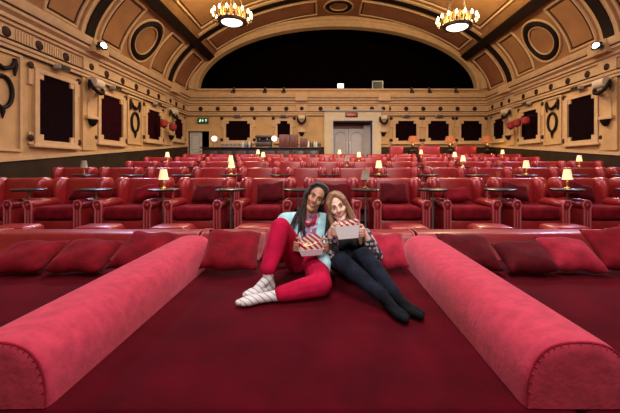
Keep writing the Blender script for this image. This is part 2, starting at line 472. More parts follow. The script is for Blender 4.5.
# rosettes on the frieze
bm = bmesh.new(); lathe(bm, [(.0, -.01), (.105, -.01), (.105, .015), (.07, .035), (.03, .03), (0, .045)], n=14)
for p in range(0): pass
ro0 = finish(bm, 'rosette', M['rosette'], cl); ros_me = ro0.data; bpy.data.objects.remove(ro0)
def rosette(par, loc, rot, s=1.0, nm='rosette'):
    o = bpy.data.objects.new(nm, ros_me); C.objects.link(o); o.parent = par; o.location = loc; o.rotation_euler = rot; o.scale = (s, s, s)
for k in range(0, 15):
    y = 4.55+.8167*k
    if y < YB-.2:
        if y > 6.3: rosette(cl, (XL+.04, y, EYE+2.73), (0, PI/2, 0))
        if y > 8.6: rosette(cr, (XR-.04, y, EYE+2.73), (0, -PI/2, 0))
for k in range(17): rosette(cb, (CX-6.53+.8167*k, YB-.04, EYE+2.73), (PI/2, 0, 0))
for sgn, base, par in ((1, XL, cl), (-1, XR, cr)):
    bm = bmesh.new()
    y = 4.75
    while y < 9.2:
        if min(abs(y-(4.55+.8167*k)) for k in range(7)) > .15:
            x = base+sgn*.04; box(bm, min(x, x+sgn*.02), max(x, x+sgn*.02), y, y+.035, EYE+2.61, EYE+2.85)
        y += .07
    finish(bm, 'fluting', M['mould'], par, 0)

# raked dado on the side walls
def dado_z(y): return EYE+.08+.0878*(y-6.87)
for nm, x0, x1 in (('baseboard_left', XL, XL+.05), ('baseboard_right', XR-.05, XR)):
    bm = bmesh.new(); prism(bm, [(YF, 0), (YB, 0), (YB, dado_z(YB)), (YF, max(.6, dado_z(YF)))], 'x', x0, x1)
    structure(finish(bm, nm, M['dado'], smooth=0))
    bm = bmesh.new(); e = .03 if x0 < 0 else -.03
    prism(bm, [(YF, dado_z(YF)), (YB, dado_z(YB)), (YB, dado_z(YB)+.09), (YF, dado_z(YF)+.09)], 'x', min(x0, x0+e), max(x1, x1+e))
    trim(bm, M['mould'], smooth=0)
bm = bmesh.new()
for x0, x1 in ((XL, D2[0]-.15), (D2[1]+.1, .1), (2.68, XR)):
    box(bm, x0, x1, YB-.04, YB, PLAT, dado_z(YB)-.02)
structure(finish(bm, 'baseboard_back', M['dado'], smooth=0))

# ------------------------------------------------------------------ wall panels, ornaments
WROT = {'l': PI/2, 'r': -PI/2, 'b': 0}
def wall_loc(w, along, z):
    return {'l': (XL, along, z), 'r': (XR, along, z), 'b': (along, YB, z)}[w]
win_n = [0]
def window(w, along, b, t, wd, red=False, sill=True):
    win_n[0] += 1
    h = t-b
    r = thing('window_%d' % win_n[0], loc=wall_loc(w, along, EYE+b), rz=WROT[w], kind='structure')
    hw = wd/2
    bm = bmesh.new(); box(bm, -hw, hw, -.035, .0, 0, h); finish(bm, 'pane', M['pane_red' if red else 'pane'], r, 0)
    bm = bmesh.new()
    box(bm, -hw-.12, -hw, -.09, 0, 0, h); box(bm, hw, hw+.12, -.09, 0, 0, h)
    box(bm, -hw-.12, hw+.12, -.09, 0, h, h+.10); box(bm, -hw-.12, hw+.12, -.09, 0, -.1, 0)
    q = .13
    for sx in (-1, 1):
        for z0, z1 in ((0, q), (h-q, h)):
            x = sx*hw; box(bm, min(x, x-sx*q), max(x, x-sx*q), -.075, 0, z0, z1)
        x = sx*(hw+.12); box(bm, min(x, x+sx*.12), max(x, x+sx*.12), -.05, 0, h-.30, h+.10)
        box(bm, min(x, x+sx*.12), max(x, x+sx*.12), -.05, 0, -.1, .16)
    finish(bm, 'window_frame', M['mould'], r, 0)
    if sill:
        bm = bmesh.new(); box(bm, -hw-.20, hw+.20, -.14, 0, -.17, -.1, .015); finish(bm, 'window_sill', M['mould'], r)
    for sx in (-1, 1):
        rosette(r, (sx*(hw+.20), -.05, h+.12), (PI/2, 0, 0), .75)
        rosette(r, (sx*(hw+.20), -.05, .03), (PI/2, 0, 0), .75)
    return r
def wb_(y): return dado_z(y)-EYE+.38
for w, side in (('l', 'left'), ('r', 'right')):
    ys = (8.33, 10.5, 13.15, 15.4) if w == 'l' else (10.5, 13.1, 15.4)
    for y in ys:
        window(w, y, wb_(y), 2.10, 1.1 if y < 15 else .95, red=y > 10 and w == 'l')
window('b', -4.0, 1.22, 2.15, 1.15); window('b', -1.82, 1.22, 2.15, .60)
for x in (4.0, 5.55, 7.12): window('b', x, 1.2, 2.15, 1.0)

def wreath(w, y, label):
    b = wb_(y)-.1; t = 2.3
    r = thing('wreath_panel', label, 'wall ornament', wall_loc(w, y, EYE+b), WROT[w], 'plaster wreath panels on the side walls')
    h = t-b; hw = .40
    bm = bmesh.new()
    for x0, x1, z0, z1 in ((-hw-.06, -hw, -.06, h+.06), (hw, hw+.06, -.06, h+.06), (-hw, hw, h, h+.06), (-hw, hw, -.06, 0)):
        box(bm, x0, x1, -.05, 0, z0, z1)
    finish(bm, 'frame', M['mould'], r, 0)
    cz = 1.50-b
    bm = bmesh.new(); tube(bm, [(.22*math.cos(a), -.04, cz+.32*math.sin(a)) for a in [2*PI*i/28 for i in range(28)]], .042, 8, True)
    finish(bm, 'wreath', M['dark'], r)
    bm = bmesh.new(); tube(bm, [(-.27, -.05, h-.12), (-.18, -.06, h-.27), (0, -.07, h-.34), (.18, -.06, h-.27), (.27, -.05, h-.12)], [.03, .045, .05, .045, .03], 8)
    for sx in (-1, 1): tube(bm, [(sx*.28, -.04, h-.06), (sx*.29, -.05, h-.2), (sx*.28, -.04, h-.42)], [.04, .045, .02], 8)
    finish(bm, 'swag', M['dark'], r)
    bm = bmesh.new(); tube(bm, [(0, -.04, cz-.32), (0, -.05, cz-.42), (0, -.04, cz-.55)], [.05, .04, .01], 8)
    finish(bm, 'pendant_drop', M['dark'], r)
wreath('l', 6.92, 'dark oval wreath with swag in the panel before the first big dark window')
wreath('l', 11.85, 'dark oval wreath with swag between two windows on the wall beside the bar')
wreath('r', 11.85, 'dark oval wreath with swag beside the red lanterns, on the wall opposite the bar')

def corbel(w, along, label, s=1.0):
    r = thing('corbel', label, 'corbel', wall_loc(w, along, EYE), WROT[w], 'scrolled corbels under the cornice')
    b = (dado_z(along)-EYE if w != 'b' else dado_z(YB)-EYE)+.12
    hw = .19*s
    bm = bmesh.new(); box(bm, -hw-.10, hw+.10, -.07, 0, b, 2.40)
    finish(bm, 'pilaster', M['wall'], r, 0)
    bm = bmesh.new()
    prof = []
    for i in range(13):
        t = i/12; z = 2.40-t*(1.02 if w != 'b' else .7); d = .10+.22*(1-t)**1.6*s+.03*math.sin(t*PI*2)
        prof.append((-d, z))
    prof += [(0, prof[-1][1]), (0, 2.40)]
    prism(bm, prof, 'x', -hw*.75, hw*.75)
    finish(bm, 'bracket', M['mould'], r, 30)
    bm = bmesh.new()
    tube(bm, [(-hw*.95, -.24, 2.28), (hw*.95, -.24, 2.28)], .135*s, 16)
    finish(bm, 'scroll', M['scroll'], r)
    bm = bmesh.new()
    gp = [(hw*1.18*math.sin(u*PI/2), -.20-.16*s*math.cos(u*PI/2), 2.30-.30*math.cos(u*PI/2)**.8) for u in [-1+i/7 for i in range(15)]]
    tube(bm, gp, [.030+.022*math.cos((i-7)/7*1.3)+(.012 if i % 2 else 0) for i in range(15)], 8)
    for sx in (-1, 1): tube(bm, [(sx*hw*1.15, -.2, 2.33), (sx*hw*1.2, -.2, 2.2), (sx*hw*1.15, -.18, 2.06)], [.035, .045, .01], 8)
    finish(bm, 'garland', M['dark'], r)
    zb = prof[12][1]
    bm = bmesh.new(); box(bm, -hw*1.2, hw*1.2, -.17, 0, zb-.10, zb, .02); finish(bm, 'ledge', M['mould'], r)
    bm = bmesh.new(); lathe(bm, [(0, -.2), (.06, -.16), (.11, -.08), (.13, 0), (0, 0)], (0, -.14, zb-.10), 12); finish(bm, 'drop', M['dark'], r)
    rosette(r, (0, -.10, 2.73), (PI/2, 0, 0), .9)
    bm = bmesh.new(); box(bm, -hw-.12, hw+.12, -.10, 0, 2.56, 2.90); box(bm, -hw-.13, hw+.13, -.39, 0, 3.06, 3.405); finish(bm, 'cornice_block', M['mould'], r, 0)
corbel('l', 9.5, 'scrolled corbel with dark garland under the floodlight on the wall near the bar')
corbel('l', 14.45, 'scrolled corbel with dark garland behind the single red wall lantern')
corbel('r', 9.5, 'white scrolled corbel with dark garland at the far right edge of the photo')
corbel('r', 14.45, 'scrolled corbel with dark garland behind the row of red lanterns')
corbel('b', -.96, 'scrolled corbel with dark garland above the end of the bar', .8)
corbel('b', 2.92, 'scrolled corbel with dark garland beside the door, on the sofa side', .8)

def wall_spot(w, along, label):
    r = thing('wall_spotlight', label, 'spotlight', wall_loc(w, along, EYE+2.36), WROT[w], 'grey spotlights above the dark windows')
    bm = bmesh.new(); box(bm, -.05, .05, -.1, 0, -.05, .05, .01); finish(bm, 'bracket', M['greypaint'], r)
    bm = bmesh.new(); box(bm, -.17, .17, -.26, -.08, -.05, .05, .02); finish(bm, 'housing', M['greypaint'], r)
    bm = bmesh.new(); box(bm, -.14, .14, -.28, -.258, -.04, .04); finish(bm, 'lens', M['black'], r, 0)
wall_spot('l', 8.33, 'grey spotlight above the largest dark window in the wall on the bar side')
wall_spot('l', 10.5, 'grey spotlight above the window just past the lit floodlight, bar side')
wall_spot('l', 13.15, 'grey spotlight above the window beside the single red lantern')
wall_spot('r', 10.5, 'grey spotlight above the big dark window opposite the bar, nearest the corbel')
wall_spot('r', 13.1, 'grey spotlight above the window behind the red lanterns')
wall_spot('b', -4.0, 'grey spotlight above the wide dark window behind the bar')
wall_spot('b', -1.82, 'grey spotlight above the narrow dark window behind the bar')
wall_spot('b', 4.0, 'grey spotlight above the dark window beside the door, over the sofas')
wall_spot('b', 5.55, 'grey spotlight above the middle dark window behind the sofas')

def lantern(w, along, z, n, label):
    r = thing('wall_lantern', label, 'lantern', wall_loc(w, along, z), WROT[w], 'red wall lanterns')
    bm = bmesh.new(); tube(bm, [(0, 0, .12), (0, -.25, .14), (0, -.42, .10)], .018, 6); finish(bm, 'bracket', M['bronze'], r)
    bm = bmesh.new(); lathe(bm, [(.09, 0), (.13, .03), (.15, .16), (.13, .24), (.05, .27), (0, .27)], (0, -.42, -.17), 12)
    lathe(bm, [(0, 0), (.09, 0)], (0, -.42, -.17), 12)
    finish(bm, 'lamp_shade', M['lantern'], r)
    bm = bmesh.new(); lathe(bm, [(0, -.06), (.06, 0), (.1, .005)], (0, -.42, -.18), 12); finish(bm, 'finial', M['bronze'], r)
lantern('l', 13.95, EYE+1.62, 1, 'red lantern on the wall beside the bar, next to the corbel')
lantern('l', 13.15, EYE+1.66, 1, 'red lantern in front of the dark window beside the bar')
lantern('r', 13.75, EYE+1.66, 1, 'red lantern beside the corbel opposite the bar, farthest of three')
lantern('r', 13.3, EYE+1.7, 1, 'red lantern in the middle of the three opposite the bar')
lantern('r', 12.75, EYE+1.72, 1, 'red lantern in front of the dark pane, nearest of three opposite the bar')

# floodlights on the cornices
def flood(x, y, sx, label):
    r = thing('floodlight', label, 'floodlight', (x, y, ZS-.35), 0, 'cornice floodlights')
    bm = bmesh.new(); box(bm, -sx*.15 if sx > 0 else .02, -.02 if sx > 0 else .15, -.05, .05, .14, .20, .01); finish(bm, 'bracket', M['black'], r)
    bm = bmesh.new(); box(bm, -.07, .07, -.12, .12, .10, .27, .02); finish(bm, 'housing', M['black'], r)
    bm = bmesh.new(); ball(bm, (sx*.06, -.04, .185), (.05, .11, .075)); finish(bm, 'lens', M['flood'], r)
flood(XL+.53, 9.3, 1, 'bright white floodlight on the cornice above the bar side corbel')
flood(XR-.53, 9.3, -1, 'bright white floodlight on the cornice opposite the bar, at the photo edge')

# ------------------------------------------------------------------ doors
r = thing('door_1', loc=(0, 0, 0), kind='structure')
bm = bmesh.new()
box(bm, D1[0]-.42, D1[0]-.06, YB-.12, YB, PLAT, D1[2]+.5); box(bm, D1[1]+.06, D1[1]+.42, YB-.12, YB, PLAT, D1[2]+.5)
box(bm, D1[0]-.06, D1[1]+.06, YB-.12, YB, D1[2]+.06, D1[2]+.5)
finish(bm, 'portal', M['portal'], r, 0)
bm = bmesh.new(); box(bm, D1[0]-.5, D1[1]+.5, YB-.22, YB, D1[2]+.44, D1[2]+.52, .01); finish(bm, 'portal_cap', M['greypaint'], r)
bm = bmesh.new()
box(bm, D1[0]-.07, D1[0], YB-.15, YB+.8, PLAT, D1[2]); box(bm, D1[1], D1[1]+.07, YB-.15, YB+.8, PLAT, D1[2]); box(bm, D1[0]-.07, D1[1]+.07, YB-.15, YB+.3, D1[2], D1[2]+.07)
finish(bm, 'door_frame', M['door'], r, 0)
bm = bmesh.new(); box(bm, D1[0], D1[1], YB+.3, YB+.9, D1[2]-.02, D1[2]+.1); box(bm, D1[0]-.1, D1[1]+.1, YB+.8, YB+.9, D1[2]-.30, D1[2]); finish(bm, 'transom', M['redwood'], r, 0)
bm = bmesh.new(); box(bm, D1[1]-.30, D1[1], YB+.76, YB+.84, PLAT, D1[2]-.1); finish(bm, 'side_panel', M['door'], r, 0)
xm = (D1[0]+D1[1]-.28)/2
for x0, x1, hs in ((D1[0]+.02, xm-.01, 1), (xm+.01, D1[1]-.30, -1)):
    bm = bmesh.new(); box(bm, x0, x1, YB+.70, YB+.75, PLAT+.01, D1[2]-.30)
    d = finish(bm, 'door_leaf', M['door'], r, 0)
    bm = bmesh.new(); a, b = x0+.09, x1-.11 if hs == 1 else x1-.09
    if hs == -1: a = x0+.11
    zt = D1[2]-.62
    pts = [(a, YB+.695, PLAT+.15), (a, YB+.695, zt)]
    for i in range(1, 8):
        t = i/8; pts.append((a+(b-a)*t, YB+.695, zt+.16*math.sin(PI*t)**.8*(1)))
    pts += [(b, YB+.695, zt), (b, YB+.695, PLAT+.15)]
    tube(bm, pts, .022, 6, True); finish(bm, 'panel_moulding', M['greypaint'], d)
    hx = x1-.07 if hs == 1 else x0+.07
    bm = bmesh.new(); tube(bm, [(hx, YB+.68, PLAT+.75), (hx, YB+.63, PLAT+.80), (hx, YB+.63, PLAT+1.45), (hx, YB+.68, PLAT+1.5)], .022, 8); finish(bm, 'door_handle', M['card'], d)
r = thing('door_2', loc=(0, 0, 0), kind='structure')
bm = bmesh.new()
box(bm, D2[0]-.10, D2[0], YB-.06, YB+.3, PLAT, D2[2]+.10); box(bm, D2[1], D2[1]+.10, YB-.06, YB+.3, PLAT, D2[2]+.10); box(bm, D2[0], D2[1], YB-.06, YB+.3, D2[2], D2[2]+.10)
finish(bm, 'door_frame', M['mould'], r, 0)
bm = bmesh.new(); box(bm, D2[0]+.02, D2[0]+.60, YB+.10, YB+.15, PLAT+.01, D2[2]-.03); d = finish(bm, 'door_leaf', M['door'], r, 0)
bm = bmesh.new()
for z0, z1 in ((PLAT+.2, PLAT+.95), (PLAT+1.1, D2[2]-.2)):
    tube(bm, [(D2[0]+.12, YB+.1, z0), (D2[0]+.12, YB+.1, z1), (D2[0]+.5, YB+.1, z1), (D2[0]+.5, YB+.1, z0)], .02, 6, True)
finish(bm, 'panel_moulding', M['greypaint'], d)
bm = bmesh.new(); ball(bm, (D2[0]+.54, YB+.06, PLAT+1.02), .035); finish(bm, 'door_knob', M['brass'], d)
bm = bmesh.new(); box(bm, D2[0]-.1, D2[1]+.1, YB+1.2, YB+1.3, PLAT, D2[2]+.3); box(bm, D2[1], D2[1]+.1, YB+.3, YB+1.3, PLAT, D2[2]+.3)
box(bm, D2[0]-.1, D2[0], YB+.3, YB+1.3, PLAT, D2[2]+.3); box(bm, D2[0]-.1, D2[1]+.1, YB+.3, YB+1.3, D2[2]+.1, D2[2]+.2)
structure(finish(bm, 'wall_lobby', M['alcove'], smooth=0))
bm = bmesh.new()
box(bm, D1[0]-.2, D1[1]+.2, YB+.9, YB+1.0, PLAT, D1[2]+.2)
structure(finish(bm, 'wall_vestibule', M['redwood'], smooth=0))

# signs
r = thing('exit_sign', 'green lit exit sign above the white side door', 'sign', (-5.66, YB, EYE+2.04)); r.scale = (.85, 1, .85)
bm = bmesh.new(); box(bm, -.30, .30, -.10, 0, -.01, .29, .01); finish(bm, 'housing', M['sign_green'], r)
bm = bmesh.new()
box(bm, -.20, -.11, -.112, -.1, .08, .20); box(bm, -.22, -.15, -.112, -.1, .06, .11)       # running figure block and head
ball(bm, (-.13, -.105, .215), .025, 8, 6)
box(bm, -.06, .03, -.112, -.1, .12, .16); box(bm, -.03, .01, -.112, -.1, .07, .21)
box(bm, .12, .22, -.112, -.1, .15, .21); box(bm, .15, .19, -.112, -.1, .07, .16)
finish(bm, 'pictogram', M['sign_white'], r, 0)
r = thing('lit_sign', 'small dark sign with red lit lettering above the grey double door', 'sign', (1.40, YB-.12, EYE+2.32))
bm = bmesh.new(); box(bm, -.29, .29, -.07, 0, 0, .22, .01); finish(bm, 'housing', M['black'], r)
bm = bmesh.new()
for i in range(6):
    x = -.23+.078*i
    box(bm, x, x+.02, -.08, -.07, .06, .16); box(bm, x+.02, x+.055, -.08, -.07, .06 if i % 2 else .13, .09 if i % 2 else .16)
finish(bm, 'lettering', M['sign_red'], r, 0)

# lunette fittings
def ledge_spot(x, label):
    r = thing('ledge_spotlight', label, 'spotlight', (x, YB-.14, OZ-.10), 0, 'small black spotlights along the lunette ledge')
    bm = bmesh.new(); box(bm, -.03, .03, -.14, .04, .08, .125, .005); tube(bm, [(0, -.12, .1), (0, -.15, 0)], .02, 6); finish(bm, 'bracket', M['black'], r)
    bm = bmesh.new(); tube(bm, [(0, -.12, -.02), (0, -.24, -.16)], [.075, .10], 10); finish(bm, 'housing', M['black'], r)
    bm = bmesh.new(); tube(bm, [(0, -.235, -.155), (0, -.245, -.167)], [.075, .075], 10); finish(bm, 'lens', M['steel'], r)
for x, t in ((-4.15, 'small black spotlight on the lunette ledge, nearest its bar end'), (-2.68, 'small black spotlight on the lunette ledge above the bar, second of the run'),
             (-1.80, 'small black spotlight on the ledge above the narrow window behind the bar'), (4.22, 'small black spotlight on the ledge above the window beside the door'),
             (5.05, 'small black spotlight on the lunette ledge, second past the door'), (6.3, 'small black spotlight on the lunette ledge at the end over the sofas')):
    ledge_spot(x, t)
r = thing('film_projector', 'glowing white projector lamp on the sill of the dark arch', 'projector', (.90, YB+.5, OZ-.02))
bm = bmesh.new(); box(bm, -.15, .15, -.2, .3, .0, .10, .02); finish(bm, 'stand', M['card'], r)
bm = bmesh.new(); box(bm, -.17, .17, -.25, .25, .10, .36, .03); finish(bm, 'housing', M['black'], r)
bm = bmesh.new(); box(bm, -.15, .15, -.27, -.245, .12, .34, .01); finish(bm, 'lens', M['projector'], r)
r = thing('window_hatch', 'dim framed hatch standing inside the dark arch above the door', 'hatch', (2.72, YB+.35, OZ-.02))
bm = bmesh.new()
for x0, x1, z0, z1 in ((-.27, -.23, 0, .5), (.23, .27, 0, .5), (-.23, .23, .46, .5), (-.23, .23, 0, .04)): box(bm, x0, x1, 0, .05, z0, z1)
finish(bm, 'frame', M['steel'], r, 0)
bm = bmesh.new(); box(bm, -.23, .23, .02, .04, .04, .46); finish(bm, 'pane', M['black'], r, 0)

# ------------------------------------------------------------------ chandeliers
def make_chandelier(loc, label):
    r = thing('chandelier', label, 'chandelier', loc, 0, 'bronze chandeliers')
    bm = bmesh.new()
    lathe(bm, [(.34, -.06), (.40, -.09), (.46, -.06), (.48, .0), (.44, .04), (.36, .0), (.34, -.06)], n=32)
    for i in range(16):
        a = 2*PI*i/16; c, q = math.cos(a), math.sin(a)
        tube(bm, [(c*.45, q*.45, 0), (c*.54, q*.54, -.03), (c*.61, q*.61, .0), (c*.63, q*.63, .07)], .018, 6)
    finish(bm, 'ring', M['bronze'], r)
    bm = bmesh.new(); lathe(bm, [(0, -.12), (.18, -.115), (.27, -.10), (.34, -.06), (.34, -.02), (0, -.02)], n=32); finish(bm, 'bowl', M['bowl'], r)
    bm = bmesh.new()
    for i in range(16):
        a = 2*PI*(i+.5)/16; c, q = math.cos(a), math.sin(a)
        lathe(bm, [(0, .02), (.045, .04), (.03, .12), (.05, .22), (.06, .30), (.02, .36), (0, .36)], (c*.40, q*.40, 0), 8)
    lathe(bm, [(.36, .30), (.44, .30), (.44, .33), (.36, .33), (.36, .30)], n=32)
    finish(bm, 'gallery', M['gilt'], r)
    for i in range(16):
        a = 2*PI*i/16; c, q = math.cos(a), math.sin(a)
        bm = bmesh.new(); cyl(bm, c*.63, q*.63, .06, .14, .024, .020, 8); h = finish(bm, 'candle', M['brass'], r)
        bm = bmesh.new(); lathe(bm, [(0, .13), (.035, .15), (.048, .19), (.04, .24), (.015, .29), (0, .31)], (c*.63, q*.63, 0), 10); finish(bm, 'bulb', M['bulb'], h)
    ztop = vs(0, 0).z
    # ceiling height above this spot
    best = min(TAB, key=lambda t: abs(t[1]-loc[0]) + (0 if t[2] > ZS+1 else 99))
    hz = best[2]-loc[2]
    for i in range(4):
        a = 2*PI*i/4+.4
        bm = bmesh.new(); tube(bm, [(.42*math.cos(a), .42*math.sin(a), .32), (.03*math.cos(a), .03*math.sin(a), hz-.12)], .012, 6); finish(bm, 'chain', M['bronze'], r)
    bm = bmesh.new(); lathe(bm, [(0, -.14), (.05, -.13), (.12, -.06), (.16, .02), (0, .02)], (0, 0, hz), 16); finish(bm, 'canopy', M['brass'], r)
    return r
CHX = ((CX-3.72, 11.4, EYE+4.80), (CX+3.72, 11.4, EYE+4.64))
make_chandelier(CHX[0], 'bronze ring chandelier with candle bulbs on the bar side of the ceiling')
make_chandelier(CHX[1], 'bronze ring chandelier with candle bulbs on the side away from the bar')

# ------------------------------------------------------------------ armchairs
def make_chair():
    t = thing('wing_armchair', None, 'armchair', group='red leather wing armchairs in rows')
    bm = bmesh.new(); box(bm, -.34, .34, -.34, .36, .08, .33, .025); finish(bm, 'base', M['leather'], t)
    bm = bmesh.new(); box(bm, -.285, .285, -.375, .25, .335, .53, .06, 3); 
    for v in bm.verts:
        if v.co.z > .48: v.co.z += .025*(1-(v.co.x/.285)**2)*(1-((v.co.y+.06)/.32)**2)
    finish(bm, 'seat_cushion', M['velvet'], t, 60)
    bm = bmesh.new(); box(bm, -.30, .30, .24, .42, .30, .93, .05, 3)
    for v in bm.verts: v.co.y += (v.co.z-.4)*.10
    finish(bm, 'backrest', M['leather'], t, 60)
    for sx in (-1, 1):
        bm = bmesh.new(); rings = []
        prof = [(.48, .035, .10), (.52, .050, .13), (.60, .065, .15), (.70, .082, .165), (.80, .095, .17), (.88, .092, .16), (.925, .072, .13), (.945, .035, .07)]
        for z, w, d in prof:
            cx_ = sx*(.325+.035*min(1, (z-.48)/.3)); cy = .26+(z-.5)*.08
            rings.append([bm.verts.new((cx_+w*math.copysign(abs(math.cos(a))**.8, math.cos(a)), cy+d*math.copysign(abs(math.sin(a))**.8, math.sin(a)), z)) for a in [2*PI*i/14 for i in range(14)]])
        for a, b in zip(rings, rings[1:]):
            for i in range(14): bm.faces.new((a[i], a[(i+1) % 14], b[(i+1) % 14], b[i]))
        bm.faces.new(rings[0]); bm.faces.new(rings[-1])
        finish(bm, 'wing', M['leather'], t, 70)
        bm = bmesh.new()
        box(bm, sx*.355-.055, sx*.355+.055, -.36, .36, .06, .56, .02)
        tube(bm, [(sx*.365, -.372, .565), (sx*.365, -.35, .565), (sx*.36, .0, .56), (sx*.355, .25, .56)], [.06, .078, .075, .07], 14)
        a = finish(bm, 'arm', M['leather'], t, 50)
        bm = bmesh.new()
        pts = [(sx*.355-.045, -.366, .10), (sx*.355-.045, -.366, .50), (sx*.365-.062, -.374, .565), (sx*.365-.035, -.374, .62), (sx*.365+.035, -.374, .62), (sx*.365+.062, -.374, .565), (sx*.355+.045, -.366, .50), (sx*.355+.045, -.366, .10)]
        tube(bm, pts, .013, 6)
        finish(bm, 'piping', M['piping'], a)
        bm = bmesh.new(); tube(bm, [(sx*.365+.02*math.cos(q)*(1-q/14), -.378, .565+.02*math.sin(q)*(1-q/14)) for q in [i*.6 for i in range(14)]], .006, 5)
        tube(bm, [(sx*.355, -.366, .14), (sx*.355, -.37, .48)], .008, 5); finish(bm, 'scroll_bead', M['piping'], a)
        for y in (-.30, .32):
            bm = bmesh.new(); cyl(bm, sx*.33, y, 0, .09, .022, .03, 10); finish(bm, 'leg', M['wood'], t)
    return t
proto = make_chair()
used = [False]
def place_chair(x, y, z, label):
    if not used[0]:
        used[0] = True; proto.location = (x, y, z); proto['label'] = label; return proto
    return dup(proto, (x, y, z), 0, label)

def make_table():
    t = thing('side_table', None, 'side table', group='round black side tables between armchairs')
    bm = bmesh.new(); lathe(bm, [(0, .755), (.215, .755), (.225, .765), (.225, .778), (.215, .785), (0, .785)], n=24); finish(bm, 'table_top', M['black'], t)
    bm = bmesh.new(); cyl(bm, 0, 0, .02, .757, .017, .017, 10); finish(bm, 'pole', M['steel'], t)
    bm = bmesh.new(); lathe(bm, [(0, 0), (.073, 0), (.073, .012), (.02, .03), (0, .03)], n=16); finish(bm, 'foot', M['steel'], t)
    return t
ptab = make_table(); tused = [False]
def place_table(x, y, z, label):
    if not tused[0]:
        tused[0] = True; ptab.location = (x, y, z); ptab['label'] = label; return ptab
    return dup(ptab, (x, y, z), 0, label)
def make_lamp(shade):
    t = thing('table_lamp', None, 'table lamp', group='small table lamps on the side tables')
    bm = bmesh.new(); lathe(bm, [(0, 0), (.045, 0), (.045, .012), (.02, .03), (.014, .05), (.022, .075), (.012, .10), (.010, .17), (0, .17)], n=14); finish(bm, 'base', M['brass'], t)
    bm = bmesh.new(); lathe(bm, [(.075, .14), (.070, .145), (.046, .295), (.043, .295), (.070, .14)], n=18); lathe(bm, [(0, .288), (.046, .29)], n=18); finish(bm, 'lamp_shade', shade, t, 60)
    return t
lit = make_lamp(M['shade_lit']); off = make_lamp(M['shade_off']); lused = {'a': False, 'b': False}
def place_lamp(x, y, z, label, on):
    k, p = ('a', lit) if on else ('b', off)
    if not lused[k]:
        lused[k] = True; p.location = (x, y, z); p['label'] = label; return p
    return dup(p, (x, y, z), 0, label)
ROWN = ['front', 'second', 'third', 'fourth', 'rearmost']
rows_k = [(-4, 6, -.872), (-4, 8, -1.37), (-4, 8, -.872), (-4, 8, -1.37), (-4, 8, -.872)]
CHAIR_Y = []
for ri, (k0, k1, base) in enumerate(rows_k):
    y = 5.40+DEPTH*ri; z = floor_z(ri+1)
    n = k1-k0+1; tn_ = ln_ = 0
    lx = []
    for i, k in enumerate(range(k0, k1+1)):
        x = base+PITCH*k
        if n-1-i < i: pos = 'right end' if n-1-i else 'right'; oi = n-1-i
        else: pos = 'left end'; oi = i
        w = ('at the %s end' % pos.split()[0]) if oi == 0 else '%s from the %s' % (ORD[oi], pos)
        place_chair(x, y, z, 'red leather wing armchair %s of the %s row of armchairs' % (w, ROWN[ri]))
        if i < n-1:
            tx = x+PITCH/2; ty = y-.17
            place_table(tx, ty, z, 'round black side table between armchairs %s and %s of the %s armchair row' % (ORD[i], ORD[i+1], ROWN[ri]))
            step = round((tx-(.66 if ri % 2 == 0 else 1.18))/PITCH)
            if step % 3 == 0:
                lx.append((tx, ty))
    for i, (tx, ty) in enumerate(lx):
        on = not ((ri == 1 and i == 0) or (ri == 0 and i == 1) or (ri == 2 and i == 1))
        pos = '%s from the left' % ORD[i] if i else 'leftmost'
        place_lamp(tx, ty, z+.785, ('lit cream' if on else 'unlit grey') + ' table lamp, %s on the %s armchair row' % (pos, ROWN[ri]), on)
        if on:
            point('lamp_glow', (tx, ty, z+.785+.12), 1.2, (1, .68, .35), .03)
    if ri in (0, 2, 4):   # the lamp beyond the first table of odd rows
        pass

# footstools before the front armchair row
def make_stool():
    t = thing('footstool', None, 'footstool', group='leather footstools before the front armchair row')
    bm = bmesh.new(); box(bm, -.25, .25, -.19, .19, .20, .355, .06, 3)
    for v in bm.verts:
        if v.co.z > .32: v.co.z += .02*(1-(v.co.x/.25)**2)
    finish(bm, 'cushion', M['leather'], t, 60)
    bm = bmesh.new(); box(bm, -.23, .23, -.17, .17, .10, .205, .01); finish(bm, 'base', M['leather'], t)
    for sx in (-1, 1):
        for sy in (-1, 1):
            bm = bmesh.new(); cyl(bm, sx*.2, sy*.14, 0, .105, .018, .024, 8); finish(bm, 'leg', M['wood'], t)
    return t
st0 = None
for i, k in enumerate(range(-4, 7)):
    x = -.872+PITCH*k+random.uniform(-.06, .06)
    lab = 'low red leather footstool before armchair %s from the left, front armchair row' % ORD[i]
    if st0 is None: st0 = make_stool(); st0.location = (x, 4.48, floor_z(1)); st0['label'] = lab
    else: dup(st0, (x, 4.48, floor_z(1)), 0, lab)

# ------------------------------------------------------------------ cushions
def pillow_bm(w, h, t, seed=0, n=14):
    rnd = random.Random(seed); bm = bmesh.new(); g = {}
    ph = [rnd.uniform(0, 6.28) for _ in range(4)]
    for s in (0, 1):
        for i in range(n+1):
            for j in range(n+1):
                u, v = -1+2*i/n, -1+2*j/n
                edge = i in (0, n) or j in (0, n)
                if edge and s == 1: g[(s, i, j)] = g[(0, i, j)]; continue
                th = t/2*((1-u**4)*(1-v**4))**.55 if not edge else 0
                th *= 1+.10*math.sin(3*u+ph[0])*math.sin(4*v+ph[1])
                pin = 1-.07*(1-u*u) if abs(v) > abs(u) else 1-.07*(1-v*v)
                x = u*w/2*(1-.06*(1-v*v)*abs(u)); z = v*h/2*(1-.06*(1-u*u)*abs(v))
                dz = .012*math.sin(5*u+ph[2]); 
                g[(s, i, j)] = bm.verts.new((x, (-th if s == 0 else th), z+dz))
    for s in (0, 1):
        for i in range(n):
            for j in range(n):
                bm.faces.new((g[(s, i, j)], g[(s, i+1, j)], g[(s, i+1, j+1)], g[(s, i, j+1)]))
    return bm
